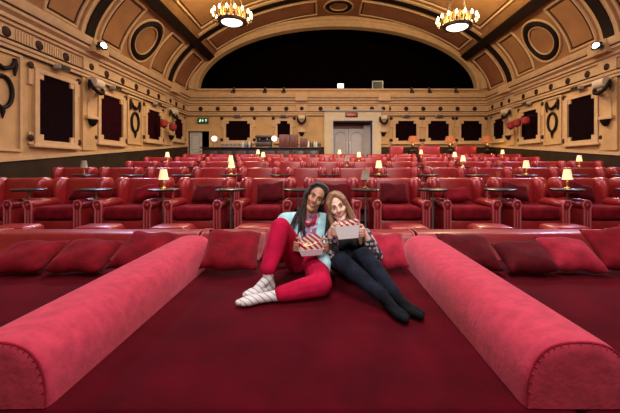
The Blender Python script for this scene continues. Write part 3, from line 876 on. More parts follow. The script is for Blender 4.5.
def cushion(name, w, h, t, m, loc, rot, label, group, seed):
    o = finish(pillow_bm(w, h, t, seed), name, m, None, 180)
    o.location = loc; o.rotation_euler = rot
    tag(o, label, 'cushion', group)
    return o
# throw cushions on the front armchairs: armchair index -> (dx, roll, lying, label)
G = 'dark velvet throw cushions on the front armchairs'
for k, dx, roll, h, mk, lab in (
        (-3, .14, .12, .20, 'velvet_dark', 'dark red cushion slumped low in the second front armchair from the left edge'),
        (-2, .12, -.22, .28, 'velvet', 'crimson cushion tilted in the front armchair left of the leftmost lit lamp'),
        (-1, .05, .05, .33, 'velvet_dark', 'dark red cushion upright in the front armchair right of the leftmost lit lamp'),
        (0, .05, -.10, .36, 'velvet_dark', 'dark red cushion in the front armchair beside the head of the man'),
        (1, .10, 0, .36, 'velvet_dark', 'dark red cushion in the front armchair hidden behind the two heads'),
        (2, -.02, .02, .37, 'velvet_dark', 'large dark red cushion upright in the front armchair beside the woman'),
        (3, -.05, -.08, .26, 'velvet', 'crimson cushion slumped in the second front armchair past the woman'),
        (4, -.12, .25, .30, 'velvet_dark', 'dark red cushion tilted in the front armchair before the far right lamp'),
        (5, -.10, .28, .30, 'velvet_dark', 'dark red cushion tilted in the front armchair past the far right lamp')):
    x = -.872+PITCH*k+dx
    cushion('throw_cushion', .42, h, .13, M[mk], (x, 5.50, floor_z(1)+.545+h/2*math.cos(.62)+.21*abs(math.sin(roll))), Euler((-.62, roll, 0), 'XYZ'), lab, G, k+10)

# ------------------------------------------------------------------ front beds
BED_Z = .45; BP = 2.28; BX0 = -.148
bed_proto = []
def make_bed(label):
    t = thing('daybed', label, 'daybed', group='velvet daybeds of the front row')
    w = BP/2-.004
    bm = bmesh.new(); box(bm, -w+.03, w-.03, 1.36, 3.6, 0, .14); finish(bm, 'base', M['black'], t, 0)
    bm = bmesh.new(); box(bm, -w, w, 1.30, 3.62, .14, BED_Z, .035, 3)
    mt = finish(bm, 'mattress', M['mattress'], t, 50)
    bm = bmesh.new(); tube(bm, [(-w+.02, 1.307, BED_Z-.022), (w-.02, 1.307, BED_Z-.022)], .007, 6); finish(bm, 'piping', M['velvet'], mt)
    bm = bmesh.new()
    prof = [(3.64, .0), (3.40, .40), (3.41, .452), (3.50, .49), (3.57, .55), (3.60, .61), (3.62, .65), (3.65, .668), (3.72, .672), (3.86, .668), (3.96, .655), (4.02, .62), (4.04, .55), (4.05, .0)]
    prism(bm, prof, 'x', -w+.012, w-.012)
    bmesh.ops.bevel(bm, geom=[e for e in bm.edges if abs(abs(e.verts[0].co.x)-(w-.012)) < 1e-4 and abs(e.verts[0].co.x-e.verts[1].co.x) < 1e-4 and max(e.verts[0].co.z, e.verts[1].co.z) > .45], offset=.02, segments=2, affect='EDGES')
    b = finish(bm, 'backrest', M['leather_bed'], t, 40)
    bm = bmesh.new()
    for sx in (-1, 1):
        tube(bm, [(sx*(w-.02), p[0]+(.0), p[1]+.003) for p in prof[3:11]], .008, 6)
    finish(bm, 'piping', M['piping'], b)
    return t
beds = []
for i, lab in enumerate(('velvet daybed at the left photo edge, mostly outside the picture', 'empty wine velvet daybed with three cushions, left of the couple',
                         'wine velvet daybed the couple sits on, between the two bolsters', 'empty wine velvet daybed with dark and pink cushions, right of the couple',
                         'daybed at the right photo edge showing only its leather backrest')):
    x = BX0+BP*(i-2)
    if i == 0: b0 = make_bed(lab); b0.location = (x, 0, 0)
    else: dup(b0, (x, 0, 0), 0, lab)
def make_bolster(label):
    t = thing('bolster', label, 'bolster', group='rose velvet bolsters dividing the daybeds')
    hw, h = .214, .256
    def sec(k, y, sh=0):
        pts = []
        n = 22
        for i in range(n+1):
            a = PI*i/n; c, s = math.cos(a), math.sin(a)
            x = hw*k*math.copysign(abs(c)**.75, c); z = BED_Z+.001+(h-(1-k)*h*.5)*abs(s)**.72
            pts.append((x, y, z))
        return pts
    bm = bmesh.new(); rings = []
    for k, y in ((.60, 1.318), (.90, 1.322), (.965, 1.330), (.99, 1.345), (1, 1.37), (1.0, 1.9), (1.0, 2.6), (1, 3.25), (.99, 3.34), (.95, 3.39), (.85, 3.42)):
        rings.append([bm.verts.new(p) for p in sec(k, y)])
    for a, b in zip(rings, rings[1:]):
        n = len(a)
        for i in range(n): bm.faces.new((a[i], a[(i+1) % n], b[(i+1) % n], b[i]))
    bm.faces.new(rings[0]); bm.faces.new(rings[-1])
    bo = finish(bm, 'cover', M['bolster'], t, 80)
    bm = bmesh.new(); tube(bm, sec(.955, 1.328), .005, 6)
    for i, (p, q) in enumerate(zip(sec(.95, 1.326), sec(.90, 1.322))):
        tube(bm, [p, q], .0028, 5)
    finish(bm, 'seam', M['velvet_pink'], bo)
    return t
bl0 = None
for i, lab in enumerate(('rose velvet bolster at the left photo edge, beyond the empty daybed', 'long rose velvet bolster beside the man in crimson trousers',
                         'long rose velvet bolster beside the woman in jeans', 'rose velvet bolster at the right photo edge, beyond the cushions')):
    x = BX0+BP*(i-1.5)
    if i == 1: x += .022
    if bl0 is None: bl0 = make_bolster(lab); bl0.location = (x, 0, 0)
    else: dup(bl0, (x, 0, 0), 0, lab)

GB = 'velvet cushions along the daybed backrests'
def bedc(x, y, w, h, roll, m, lab, seed, lean=-1.05, yaw=0):
    z = BED_Z+.050+(h/2)*abs(math.cos(lean))*(abs(math.cos(roll)))+(w/2)*abs(math.sin(roll))*.6
    cushion('bed_cushion', w, h, .145, M[m], (x, y, z), Euler((lean, roll, yaw), 'XYZ'), lab, GB, seed)
bedc(-2.60, 3.05, .46, .42, -.02, 'velvet', 'crimson velvet cushion on the left daybed, at the photo edge, wrinkled', 31, -1.18, .10)
bedc(-2.09, 3.06, .46, .42, .03, 'velvet', 'crimson velvet cushion in the middle of three on the left daybed', 32, -1.15, .05)
bedc(-1.60, 3.10, .44, .46, .02, 'velvet', 'crimson velvet cushion next to the bolster on the left daybed', 33, -1.02, -.05)
bedc(-.80, 3.07, .48, .46, .06, 'velvet', 'dark crimson velvet cushion behind the man, against the long bolster', 34, -.98, .12)
bedc(-.40, 3.30, .34, .36, .05, 'velvet_pink', 'rose velvet cushion mostly hidden behind the raised knee', 38, -.9)
bedc(.58, 3.12, .36, .42, -.05, 'velvet_pink', 'rose velvet cushion behind the woman, against the long bolster', 35, -1.02, -.1)
bedc(1.31, 3.10, .48, .44, .05, 'velvet_dark', 'dark crimson cushion nearest the bolster on the right daybed', 36, -1.08, -.05)
bedc(1.78, 3.04, .42, .42, -.04, 'velvet_dark', 'dark crimson cushion second from the bolster on the right daybed', 37, -1.2, -.08)
bedc(2.21, 3.08, .42, .44, .04, 'velvet_pink', 'rose pink cushion on the right daybed between darker cushions', 39, -1.14, -.10)
bedc(2.64, 3.06, .44, .46, -.14, 'velvet', 'crimson cushion tilted at the right photo edge, past the pink cushion', 40, -.92, -.25)

# ------------------------------------------------------------------ bar at the back
BY = 14.6; BT = PLAT+1.10
r = thing('bar_counter', 'long dark bar counter against the back of the hall', 'bar counter', (0, 0, 0))
bm = bmesh.new(); box(bm, -5.05, -.12, BY+.05, BY+.65, PLAT, BT-.05); finish(bm, 'body', M['wood'], r, 0)
bm = bmesh.new(); box(bm, -5.15, -.05, BY-.05, BY+.72, BT-.05, BT, .01); finish(bm, 'counter_top', M['black'], r)
for i in range(8):
    x = -5.0+.61*i
    bm = bmesh.new(); box(bm, x+.05, x+.55, BY+.025, BY+.055, PLAT+.2, BT-.15, .01); finish(bm, 'panel', M['wood'] if i < 6 else M['black'], r)
def bartop(name, label, cat, x, y=BY+.35, group=None):
    return thing(name, label, cat, (x, y, BT), 0, group)
for x, lab in ((-4.62, 'round white globe lamp on the bar end near the side door'), (-2.05, 'round white globe lamp on the bar beside the coffee machine')):
    t = bartop('globe_lamp', lab, 'lamp', x, BY+.2, 'white globe lamps on the bar')
    bm = bmesh.new(); lathe(bm, [(0, 0), (.07, 0), (.06, .02), (.02, .04), (.02, .28), (0, .28)], n=12); finish(bm, 'base', M['brass'], t)
    bm = bmesh.new(); ball(bm, (0, 0, .38), .115, 20, 14); finish(bm, 'globe', M['globe'], t)
t = bartop('coffee_machine', 'dark coffee machine on the bar beside the globe lamp', 'coffee machine', -2.52)
bm = bmesh.new(); box(bm, -.34, .34, -.18, .22, .06, .20, .02); box(bm, -.32, .32, .0, .22, .18, .42, .02); box(bm, -.34, .34, -.2, .22, .40, .52, .03); finish(bm, 'body', M['wood'], t)
bm = bmesh.new(); box(bm, -.30, .30, -.19, -.02, .2, .215); finish(bm, 'drip_tray', M['steel'], t, 0)
for sx in (-.16, .16):
    bm = bmesh.new(); cyl(bm, sx, -.1, .33, .41, .035, .035, 10); tube(bm, [(sx, -.12, .35), (sx, -.26, .34)], .015, 6); finish(bm, 'group_head', M['steel'], t)
for sx in (-1, 1):
    for sy in (-.14, .18):
        bm = bmesh.new(); cyl(bm, sx*.3, sy, 0, .065, .02, .02, 8); finish(bm, 'foot', M['black'], t)
for x, w, h, lab in ((-1.62, .46, .56, 'wide mahogany cabinet on the bar below the narrow dark window'), (-1.20, .30, .56, 'narrow mahogany cabinet on the bar beside the wide one'), (-.80, .30, .40, 'low mahogany cabinet on the bar under the corbel')):
    t = bartop('bar_cabinet', lab, 'cabinet', x, BY+.40, 'mahogany cabinets on the bar')
    bm = bmesh.new(); box(bm, -w/2, w/2, -.16, .2, 0, h, .008); finish(bm, 'body', M['redwood'], t)
    for sx in (-1, 1):
        bm = bmesh.new(); x0, x1 = sorted((sx*.01, sx*(w/2-.02))); box(bm, x0, x1, -.175, -.158, .03, h-.03, .004); d = finish(bm, 'door', M['redwood'], t)
        bm = bmesh.new(); ball(bm, (sx*.025, -.185, h*.5), .012, 8, 6); finish(bm, 'knob', M['brass'], d)
bprof = [(0, 0), (.036, 0), (.038, .02), (.038, .17), (.03, .205), (.013, .235), (.013, .29), (0, .29)]
gprof = [(0, 0), (.035, 0), (.01, .012), (.008, .07), (.03, .10), (.038, .15), (.034, .19), (.030, .19), (.032, .15), (.02, .105), (0, .1)]
bme = {}
for key in ('glass_green', 'glass_brown', 'bottle_white'):
    bm = bmesh.new(); lathe(bm, bprof, n=10); o = finish(bm, 'bottle', M[key]); bme[key] = o.data; bpy.data.objects.remove(o)
bm = bmesh.new(); lathe(bm, gprof, n=10); o = finish(bm, 'drinking_glass', M['glass']); gme = o.data; bpy.data.objects.remove(o)
def small(nm, me, x, y, lab, cat, grp):
    o = bpy.data.objects.new(nm, me); C.objects.link(o); o.location = (x, y, BT); tag(o, lab, cat, grp)
rb = random.Random(3)
for i in range(14):
    x = -4.32+.088*i
    small('drinking_glass', gme, x, BY+.18+.10*(i % 2), 'stemmed glass in the cluster on the bar below the wide dark window', 'glass', 'stemmed glasses on the bar')
for i in range(7):
    key = ('bottle_white', 'glass_brown', 'glass_green')[i % 3]
    small('bottle', bme[key], -3.08-.0+.09*i-.35+.3*(i > 99), BY+.40, {'bottle_white': 'pale', 'glass_brown': 'brown', 'glass_green': 'green'}[key]+' bottle on the bar between glasses and coffee machine', 'bottle', {'bottle_white': 'pale', 'glass_brown': 'brown', 'glass_green': 'green'}[key]+' bottles beside the coffee machine') if i < 5 else None
for i in range(7):
    key = ('bottle_white', 'glass_green', 'glass_brown', 'bottle_white')[i % 4]
    nm_ = {'bottle_white': 'pale', 'glass_brown': 'brown', 'glass_green': 'green'}[key]
    small('bottle', bme[key], -.55+.085*i-.03, BY+.25+.08*(i % 2), nm_+' bottle at the bar end beside the door portal', 'bottle', nm_+' bottles at the bar end')

# ------------------------------------------------------------------ sofas and big lamps along the back wall
PZ = PLAT+.19
def make_sofa(w, label):
    t = thing('sofa', label, 'sofa', group='red leather sofas along the back wall')
    h = w/2
    bm = bmesh.new(); box(bm, -h+.1, h-.1, -.35, .35, .08, .32, .02); finish(bm, 'base', M['leather'], t)
    bm = bmesh.new(); box(bm, -h+.14, h-.14, -.37, .2, .32, .48, .05, 3); finish(bm, 'seat_cushion', M['velvet'], t, 60)
    bm = bmesh.new(); box(bm, -h+.08, h-.08, .18, .40, .3, 1.03, .07, 3); finish(bm, 'backrest', M['leather'], t, 60)
    for sx in (-1, 1):
        bm = bmesh.new(); box(bm, sx*(h-.07)-.07, sx*(h-.07)+.07, -.36, .36, .06, .66, .05, 3); finish(bm, 'arm', M['leather'], t, 60)
    for sx in (-1, 1):
        for sy in (-.3, .3):
            bm = bmesh.new(); cyl(bm, sx*(h-.1), sy, 0, .09, .025, .03, 8); finish(bm, 'leg', M['wood'], t)
    return t
for x, w, lab in ((3.32, .78, 'red leather sofa on the back wall nearest the door portal'), (4.78, 1.12, 'red leather sofa on the back wall between the first two amber lamps'), (6.41, 1.12, 'red leather sofa on the back wall between the last two amber lamps')):
    t = make_sofa(w, lab); t.location = (x, 15.15, PZ)
for x, lab in ((3.98, 'nearest the door'), (5.6, 'in the middle of the three'), (7.22, 'in the corner of the hall')):
    t = thing('lamp_table', 'small black table by the back wall sofas, ' + lab, 'side table', (x, 15.1, PZ), 0, 'small black tables between the back sofas')
    bm = bmesh.new(); box(bm, -.19, .19, -.19, .19, .76, .80, .008); finish(bm, 'table_top', M['black'], t)
    for sx in (-1, 1):
        for sy in (-1, 1):
            bm = bmesh.new(); box(bm, sx*.16-.015, sx*.16+.015, sy*.16-.015, sy*.16+.015, 0, .765); finish(bm, 'leg', M['black'], t, 0)
    t = thing('large_lamp', 'large lamp with amber shade by the back wall sofas, ' + lab, 'table lamp', (x, 15.1, PZ+.80), 0, 'large amber lamps by the back sofas')
    bm = bmesh.new(); lathe(bm, [(0, 0), (.10, 0), (.10, .02), (.04, .05), (.06, .14), (.075, .22), (.03, .30), (.018, .44), (0, .44)], n=14); finish(bm, 'base', M['bronze'], t)
    bm = bmesh.new(); lathe(bm, [(.25, .36), (.245, .365), (.16, .62), (.15, .62), (.24, .36)], n=20); lathe(bm, [(0, .61), (.16, .615)], n=20); finish(bm, 'lamp_shade', M['shade_orange'], t, 60)
    point('amber_glow', (x, 15.0, PZ+.80+.30), 10, (1, .62, .28), .05)

# ------------------------------------------------------------------ people
def head_map(c, tilt, yaw=0, pitch=0):
    """local x = person's side towards +X, y = out of the face, z = up"""
    R = Matrix.Rotation(tilt, 3, 'Y') @ Matrix.Rotation(yaw, 3, 'Z') @ Matrix.Rotation(pitch, 3, 'X') @ Matrix.Diagonal((1, -1, 1))
    c = V(c)
    return (lambda p: c+R @ V(p)), R
def head_pieces(bm, H, R, k=1.0, jaw=1.0):
    Rr = R @ Matrix.Diagonal((1, -1, 1))
    def e(p, r): ball(bm, H(p), [q*k for q in r], 20, 14, Rr)
    def c(p, q, a, b): capsule(bm, H(p), H(q), a*k, b*k)
    e((0, -.015, .035), (.074, .090, .082)); e((0, .012, -.028), (.061*jaw, .074, .086))
    c((-.042*jaw, 0, -.072), (-.012, .058, -.102), .022, .020); c((.042*jaw, 0, -.072), (.012, .058, -.102), .022, .020)
    c((0, .058, -.104), (0, .05, -.10), .022, .024)
    c((0, .080, .012), (0, .101, -.024), .009, .013)
    for s in (-1, 1):
        c((s*.010, .090, -.030), (s*.013, .086, -.030), .009, .008)
        c((s*.012, .078, .026), (s*.045, .064, .022), .010, .009)
        c((s*.034, .056, -.028), (s*.040, .044, -.018), .0235, .024)
        e((s*.073, -.012, -.008), (.011, .022, .032))
def face_parts(root, H, R, lipm, brow, smile):
    Rr = R @ Matrix.Diagonal((1, -1, 1))
    for s in (-1, 1):
        bm = bmesh.new(); ball(bm, H((s*.031, .0745, .004)), (.0125, .0080, .0052), 12, 8, Rr); e = finish(bm, 'eye', M['eye'], root)
        bm = bmesh.new(); ball(bm, H((s*.031, .0800, .004)), (.0054, .0042, .0050), 10, 8, Rr); finish(bm, 'iris', M['iris'], e)
        bm = bmesh.new(); tube(bm, [H((s*.046, .0735, .010)), H((s*.031, .083, .0125)), H((s*.016, .080, .008))], .0024, 5); finish(bm, 'eyelash', brow, e)
        bm = bmesh.new(); tube(bm, [H((s*.014, .086, .025)), H((s*.032, .081, .032)), H((s*.050, .068, .026))], [.004, .0048, .002], 6); finish(bm, 'eyebrow', brow, root)
    w = .026
    bm = bmesh.new()
    up = [(-w, .070, -.055+smile*.4), (-w*.5, .0805, -.0545), (0, .0845, -.0555), (w*.5, .0805, -.0545), (w, .070, -.055+smile*.4)]
    lo = [(-w, .070, -.056+smile*.4), (-w*.5, .0800, -.064-smile*.35), (0, .0835, -.068-smile*.45), (w*.5, .0800, -.064-smile*.35), (w, .070, -.056+smile*.4)]
    tube(bm, [H(p) for p in up], [.0022, .0042, .0045, .0042, .0022], 6); tube(bm, [H(p) for p in lo], [.0022, .0048, .0055, .0048, .0022], 6)
    finish(bm, 'lips', lipm, root)
    bm = bmesh.new(); ball(bm, H((0, .0735, -.0605-smile*.2)), (.021, .0085, .0045+smile*.3), 12, 8, Rr); finish(bm, 'teeth', M['teeth'], root)
def hand(bm, wrist, d, n, tsign, curl=.45, k=1.0):
    w = V(wrist); d = V(d).normalized(); n = V(n); n = (n-d*n.dot(d)).normalized(); t = d.cross(n).normalized()*tsign
    for i, (l, o) in enumerate(((.070, .030), (.078, .010), (.072, -.010), (.056, -.029))):
        kn = w+d*((.088, .092, .088, .080)[i]*k)+t*(o*k)
        capsule(bm, w+t*(o*.55*k)+d*.005, kn, .0135*k, .0105*k)
        p = kn; ang = curl*(.6+.08*i)
        for q, f in ((.46, 1.0), (.30, 1.0), (.24, .7)):
            dd = d*math.cos(ang)+n*math.sin(ang)+t*(o*.6)
            e = p+dd.normalized()*(l*q*1.12*k); capsule(bm, p, e, .0090*k, .0082*k); p = e; ang += curl*1.1*f
    b0 = w+d*.022*k+t*.026*k; b1 = b0+(d*.65+t*.75+n*.25).normalized()*.042*k; b2 = b1+(d*.9+t*.15+n*.35).normalized()*.034*k; b3 = b2+(d*.85+n*.5).normalized()*.024*k
    capsule(bm, b0, b1, .0145*k, .0115*k); capsule(bm, b1, b2, .0110*k, .0098*k); capsule(bm, b2, b3, .0098*k, .0085*k)
def foot(bm, ankle, heel, toe, r=.04):
    a, h, t = V(ankle), V(heel), V(toe)
    ball_ = h.lerp(t, .70)
    side = (t-h).cross(V((0, 0, 1))).normalized()
    capsule(bm, a, h, r*.92, r*.85); capsule(bm, a, ball_, r*.9, r*.72)
    for s in (-.5, .5): capsule(bm, h, ball_+side*(r*s), r*.8, r*.72)
    capsule(bm, ball_+side*(r*.55), t+side*(r*.25), r*.72, r*.55); capsule(bm, ball_-side*(r*.55), t-side*(r*.55)-(t-h)*.10, r*.70, r*.5)
def chain(bm, pts):
    for (p, r0), (q, r1) in zip(pts, pts[1:]): capsule(bm, p, q, r0, r1)

# ---- food boxes
def food_box(label, loc, w, d, h, rx, lh, seed):
    t = thing('popcorn_box', label, 'food box', loc, 0, 'white takeaway boxes with striped paper')
    t.rotation_euler = rx
    bm = bmesh.new(); k = .80
    b = [(-w/2*k, -d/2*k), (w/2*k, -d/2*k), (w/2*k, d/2*k), (-w/2*k, d/2*k)]; u = [(-w/2, -d/2), (w/2, -d/2), (w/2, d/2), (-w/2, d/2)]
    B = [bm.verts.new((*p, 0)) for p in b]; U = [bm.verts.new((*p, h)) for p in u]
    B2 = [bm.verts.new((p[0]*.97, p[1]*.96, .004)) for p in b]; U2 = [bm.verts.new((p[0]*.975, p[1]*.96, h)) for p in u]
    bm.faces.new(B[::-1]); bm.faces.new(B2)
    for i in range(4):
        j = (i+1) % 4
        bm.faces.new((B[i], B[j], U[j], U[i])); bm.faces.new((B2[j], B2[i], U2[i], U2[j])); bm.faces.new((U[i], U[j], U2[j], U2[i]))
    finish(bm, 'tray', M['card'], t, 0)
    rnd = random.Random(seed)
    bm = bmesh.new(); lo, hi, ho = [], [], []
    n = 40
    for i in range(n):
        a = 2*PI*i/n; c, s = math.cos(a), math.sin(a)
        x = w/2*.95*math.copysign(abs(c)**.45, c); y = d/2*.93*math.copysign(abs(s)**.45, s)
        wv = lh*(.75+.35*math.sin(a*5+seed)+.15*rnd.random())
        lo.append(bm.verts.new((x*.93, y*.93, h*.45))); hi.append(bm.verts.new((x*.985, y*.985, h+.004))); ho.append(bm.verts.new((x*(1.10), y*(1.10), h+max(.008, wv))))
    for i in range(n):
        j = (i+1) % n; bm.faces.new((lo[i], lo[j], hi[j], hi[i])); bm.faces.new((hi[i], hi[j], ho[j], ho[i]))
    bmesh.ops.solidify(bm, geom=bm.faces[:], thickness=.002)
    finish(bm, 'paper_liner', M['stripe'], t, 60)
    bm = bmesh.new()
    for i in range(46):
        ball(bm, (rnd.uniform(-.38, .38)*w, rnd.uniform(-.36, .36)*d, h*.7+rnd.uniform(0, .02)), rnd.uniform(.009, .014), 6, 5)
    tag(finish(bm, 'popcorn', M['popcorn'], t), kind='stuff')
    return t
MB = V((-.085, 2.66, .715)); WB = V((.200, 2.62, .842))
food_box('white food box with red striped paper held by the man', MB, .185, .14, .055, (.22, -.05, .10), .062, 1)
food_box('white food box with red striped paper held up by the woman', WB, .185, .13, .098, (.06, -.10, -.06), .020, 2)

# ---- man
man = thing('person', 'man with long dreadlocks in turquoise jacket and crimson trousers holding a box', 'person', (0, 0, 0))
HM, RM = head_map((-.052, 2.955, 1.112), .47, 0, .02)
bm = bmesh.new(); head_pieces(bm, HM, RM, .96, 1.0)
neck_b = V((-.115, 3.01, .93))
chain(bm, [(neck_b, .062), (HM((0, -.025, -.06)), .054)])
chain(bm, [((-.12, 3.03, .58), .11), ((-.12, 3.02, .75), .11), ((-.115, 3.02, .88), .09), (neck_b, .06)])
shR, shL = V((-.310, 2.97, .900)), V((.055, 3.02, .885))
elR, elL = V((-.385, 2.80, .715)), V((.075, 2.86, .66))
wrR, wrL = MB+V((-.150, .085, .035)), MB+V((.145, .085, .030))
chain(bm, [(neck_b, .05), (shR, .05), (elR, .038), (wrR, .026)]); chain(bm, [(neck_b, .05), (shL, .05), (elL, .038), (wrL, .026)])
hand(bm, wrR, (.30, -1, .10), (1, .25, 0), 1, .55); hand(bm, wrL, (-.30, -1, .10), (-1, .25, 0), -1, .55)
hipR, hipL = V((-.21, 2.97, .57)), V((-.06, 2.94, .56))
knR, knL = V((-.312, 2.60, .920)), V((-.010, 2.43, .545))
anR, anL = V((-.385, 2.47, .58)), V((-.32, 2.345, .498))
chain(bm, [((-.12, 3.02, .57), .10), (hipR, .085), (knR, .052), (anR, .034)]); chain(bm, [((-.12, 3.02, .57), .10), (hipL, .085), (knL, .055), (anL, .034)])
foot(bm, anR, (-.370, 2.505, .500), (-.520, 2.375, .492), .030); foot(bm, anL, (-.340, 2.375, .488), (-.540, 2.262, .482), .030)
blob('body', bm, M['skin_tan'], man, .0048, 5)
face_parts(man, HM, RM, M['lip'], M['dread'], .009)
bm = bmesh.new()
ball(bm, (-.12, 3.04, .585), (.165, .135, .128), 20, 14)
chain(bm, [(hipR, .115), (hipR.lerp(knR, .5), .098), (knR, .072), (knR.lerp(anR, .45), .069), (V((-.385, 2.475, .650)), .060)])
chain(bm, [(hipL, .108), (hipL.lerp(knL, .5), .098), (knL, .083), (knL.lerp(anL, .4), .075), (V((-.275, 2.352, .510)), .056)])
blob('trousers', bm, M['trouser'], man, .009, 3)
for an, he, to, cuff in ((anR, (-.370, 2.505, .503), (-.523, 2.372, .492), (-.385, 2.472, .645)), (anL, (-.340, 2.375, .492), (-.545, 2.258, .482), (-.285, 2.35, .506))):
    bm = bmesh.new(); foot(bm, an, he, to, .039); capsule(bm, an, cuff, .038, .044)
    blob('sock', bm, M['sock_stripe'], man, .006, 3)
bm = bmesh.new(); tube(bm, [(-.12+.172*math.cos(a), 3.03-.142*math.sin(a)*1.0, .672) for a in [2*PI*i/24 for i in range(24)]], .016, 8, True, 1.4); finish(bm, 'belt', M['belt'], man)
bm = bmesh.new()
ball(bm, (-.12, 3.02, .70), (.150, .118, .13), 20, 14); ball(bm, (-.118, 3.02, .82), (.155, .115, .13), 20, 14)
chain(bm, [(shR, .058), (neck_b+V((0, .01, -.01)), .066), (shL, .058)])
chain(bm, [(neck_b, .066), (neck_b+V((.012, -.005, .03)), .064)])
blob('shirt', bm, M['shirt'], man, .009, 3)
bm = bmesh.new()
tube(bm, [(-.16, 2.945, .955), (-.155, 2.90, .91), (-.115, 2.895, .885), (-.07, 2.90, .91), (-.055, 2.945, .955)], [.010, .013, .016, .013, .010], 8); finish(bm, 'collar', M['velvet_pink'], man)
bm = bmesh.new()
ball(bm, (-.12, 3.03, .72), (.180, .145, .15), 20, 14); ball(bm, (-.118, 3.025, .83), (.190, .140, .14), 20, 14)
chain(bm, [(shR, .082), (neck_b+V((0, .02, -.02)), .075), (shL, .080)])
chain(bm, [(shR, .082), (elR, .066), (wrR+V((-.012, .05, -.005)), .047)]); chain(bm, [(shL, .08), (elL, .064), (wrL+V((.01, .05, -.01)), .046)])
chain(bm, [((-.24, 3.0, .66), .07), ((-.27, 2.92, .60), .05)]); chain(bm, [((-.03, 2.93, .78), .07), ((-.045, 2.88, .66), .055)]); chain(bm, [((-.20, 2.93, .78), .07), ((-.20, 2.88, .67), .055)]); chain(bm, [((.0, 2.95, .72), .08), ((.0, 2.84, .70), .065), ((.005, 2.74, .665), .05), ((.035, 2.68, .62), .04), ((.045, 2.66, .575), .022)])
def jacket_cut(p):
    if p.z > .955 and abs(p.x+.115) < .085: return True
    wdt = .030+.062*max(0, (p.z-.70)/.25)
    return p.y < 3.0 and abs(p.x+.118) < wdt and p.z > .63 and p.y > 2.83
blob('jacket', bm, M['jacket'], man, .008, 3, jacket_cut, .008)
# dreadlocks
bm = bmesh.new()
Rr = RM @ Matrix.Diagonal((1, -1, 1))
ball(bm, HM((0, -.034, .046)), (.087, .092, .090), 20, 14, Rr)
for a in range(9):
    u = -1.2+2.4*a/8; capsule(bm, HM((.083*math.sin(u), -.02, .05+.075*math.cos(u))), HM((.080*math.sin(u), .034, .058+.062*math.cos(u))), .016, .013)
blob('hair', bm, M['dread'], man, .007, 2)
rd = random.Random(5)
hair = bpy.data.objects['hair']
bm = bmesh.new()
for i in range(11):    # side towards the bolster
    f = i/10; s = HM((-.080, -.055+.095*f, .060-.03*f)); e = V((-.30+.165*rd.random(), 2.875+.02*rd.random(), .745+.12*rd.random()))
    m1 = V((s.x-.03-.03*rd.random(), s.y-.01, s.z*.70+e.z*.30)); m2 = V((m1.x*.5+e.x*.5-.012, 2.868-.01*rd.random(), s.z*.35+e.z*.65))
    tube(bm, [s, s.lerp(m1, .5)+V((-.014, 0, .012)), m1, m2, e], [.011, .0125, .012, .010, .005], 7)
for i in range(14):    # side towards the woman
    f = i/13; s = HM((.082, -.06+.095*f, .055-.02*f)); e = V((.02+.08*rd.random(), 2.88+.05*rd.random()-.02*f, .70+.12*rd.random()))
    m1 = V((s.x+.014, s.y+.0, s.z*.75+e.z*.25)); m2 = V((.04+.04*rd.random(), 2.88+.02*rd.random(), s.z*.4+e.z*.6))
    tube(bm, [s, m1, m2, e], [.012, .014, .012, .006], 7)
for i in range(9):
    s = HM((-.06+.015*i, -.115, .01)); e = V((-.16+.022*i, 3.14+.02*rd.random(), .80+.06*rd.random()))
    tube(bm, [s, s.lerp(e, .4)+V((0, .03, 0)), e], [.014, .014, .007], 7)
finish(bm, 'dreadlocks', M['dread'], hair, 80)

# ---- woman
wom = thing('person', 'woman with long light brown hair in black floral top and navy jeans holding a box', 'person', (0, 0, 0))
HW, RW = head_map((.128, 2.865, 1.045), -.30, 0, .04)
wn = V((.205, 2.93, .865))
bm = bmesh.new(); head_pieces(bm, HW, RW, .95, .92)
chain(bm, [(wn, .052), (HW((0, -.025, -.06)), .044)])
chain(bm, [((.235, 3.02, .57), .10), ((.23, 2.98, .70), .085), ((.22, 2.95, .80), .075), (wn, .05)])
wsR, wsL = V((.085, 2.91, .805)), V((.365, 2.93, .795))
weR, weL = V((.075, 2.76, .68)), V((.435, 2.76, .66))
wwR, wwL = WB+V((-.130, .080, .030)), WB+V((.130, .080, .020))
chain(bm, [(wn, .042), (wsR, .042), (weR, .032), (wwR, .022)]); chain(bm, [(wn, .042), (wsL, .042), (weL, .032), (wwL, .022)])
hand(bm, wwR, (.28, -1, .15), (1, .25, 0), 1, .55, .93); hand(bm, wwL, (-.28, -1, .15), (-1, .25, 0), -1, .55, .93)
whR, whL = V((.15, 2.98, .555)), V((.315, 2.99, .555))
wkR, wkL = V((.150, 2.54, .670)), V((.318, 2.59, .705))
waR, waL = V((.425, 2.215, .510)), V((.500, 2.245, .515))
chain(bm, [((.235, 3.02, .57), .10), (whR, .08), (wkR, .05), (waR, .032)]); chain(bm, [((.235, 3.02, .57), .10), (whL, .08), (wkL, .05), (waL, .032)])
fR = ((.415, 2.245, .487), (.495, 2.02, .480)); fL = ((.490, 2.275, .487), (.600, 2.065, .480))
foot(bm, waR, fR[0], fR[1], .028); foot(bm, waL, fL[0], fL[1], .028)
blob('body', bm, M['skin_pale'], wom, .0048, 6)
face_parts(wom, HW, RW, M['lip_pink'], M['blonde'], .005)
bm = bmesh.new()
ball(bm, (.235, 3.03, .57), (.155, .13, .118), 20, 14)
chain(bm, [(whR, .098), (whR.lerp(wkR, .5), .084), (wkR, .066), (wkR.lerp(waR, .35), .062), (wkR.lerp(waR, .86), .044)])
chain(bm, [(whL, .098), (whL.lerp(wkL, .5), .084), (wkL, .066), (wkL.lerp(waL, .35), .062), (wkL.lerp(waL, .86), .044)])
blob('jeans', bm, M['jeans'], wom, .008, 3)
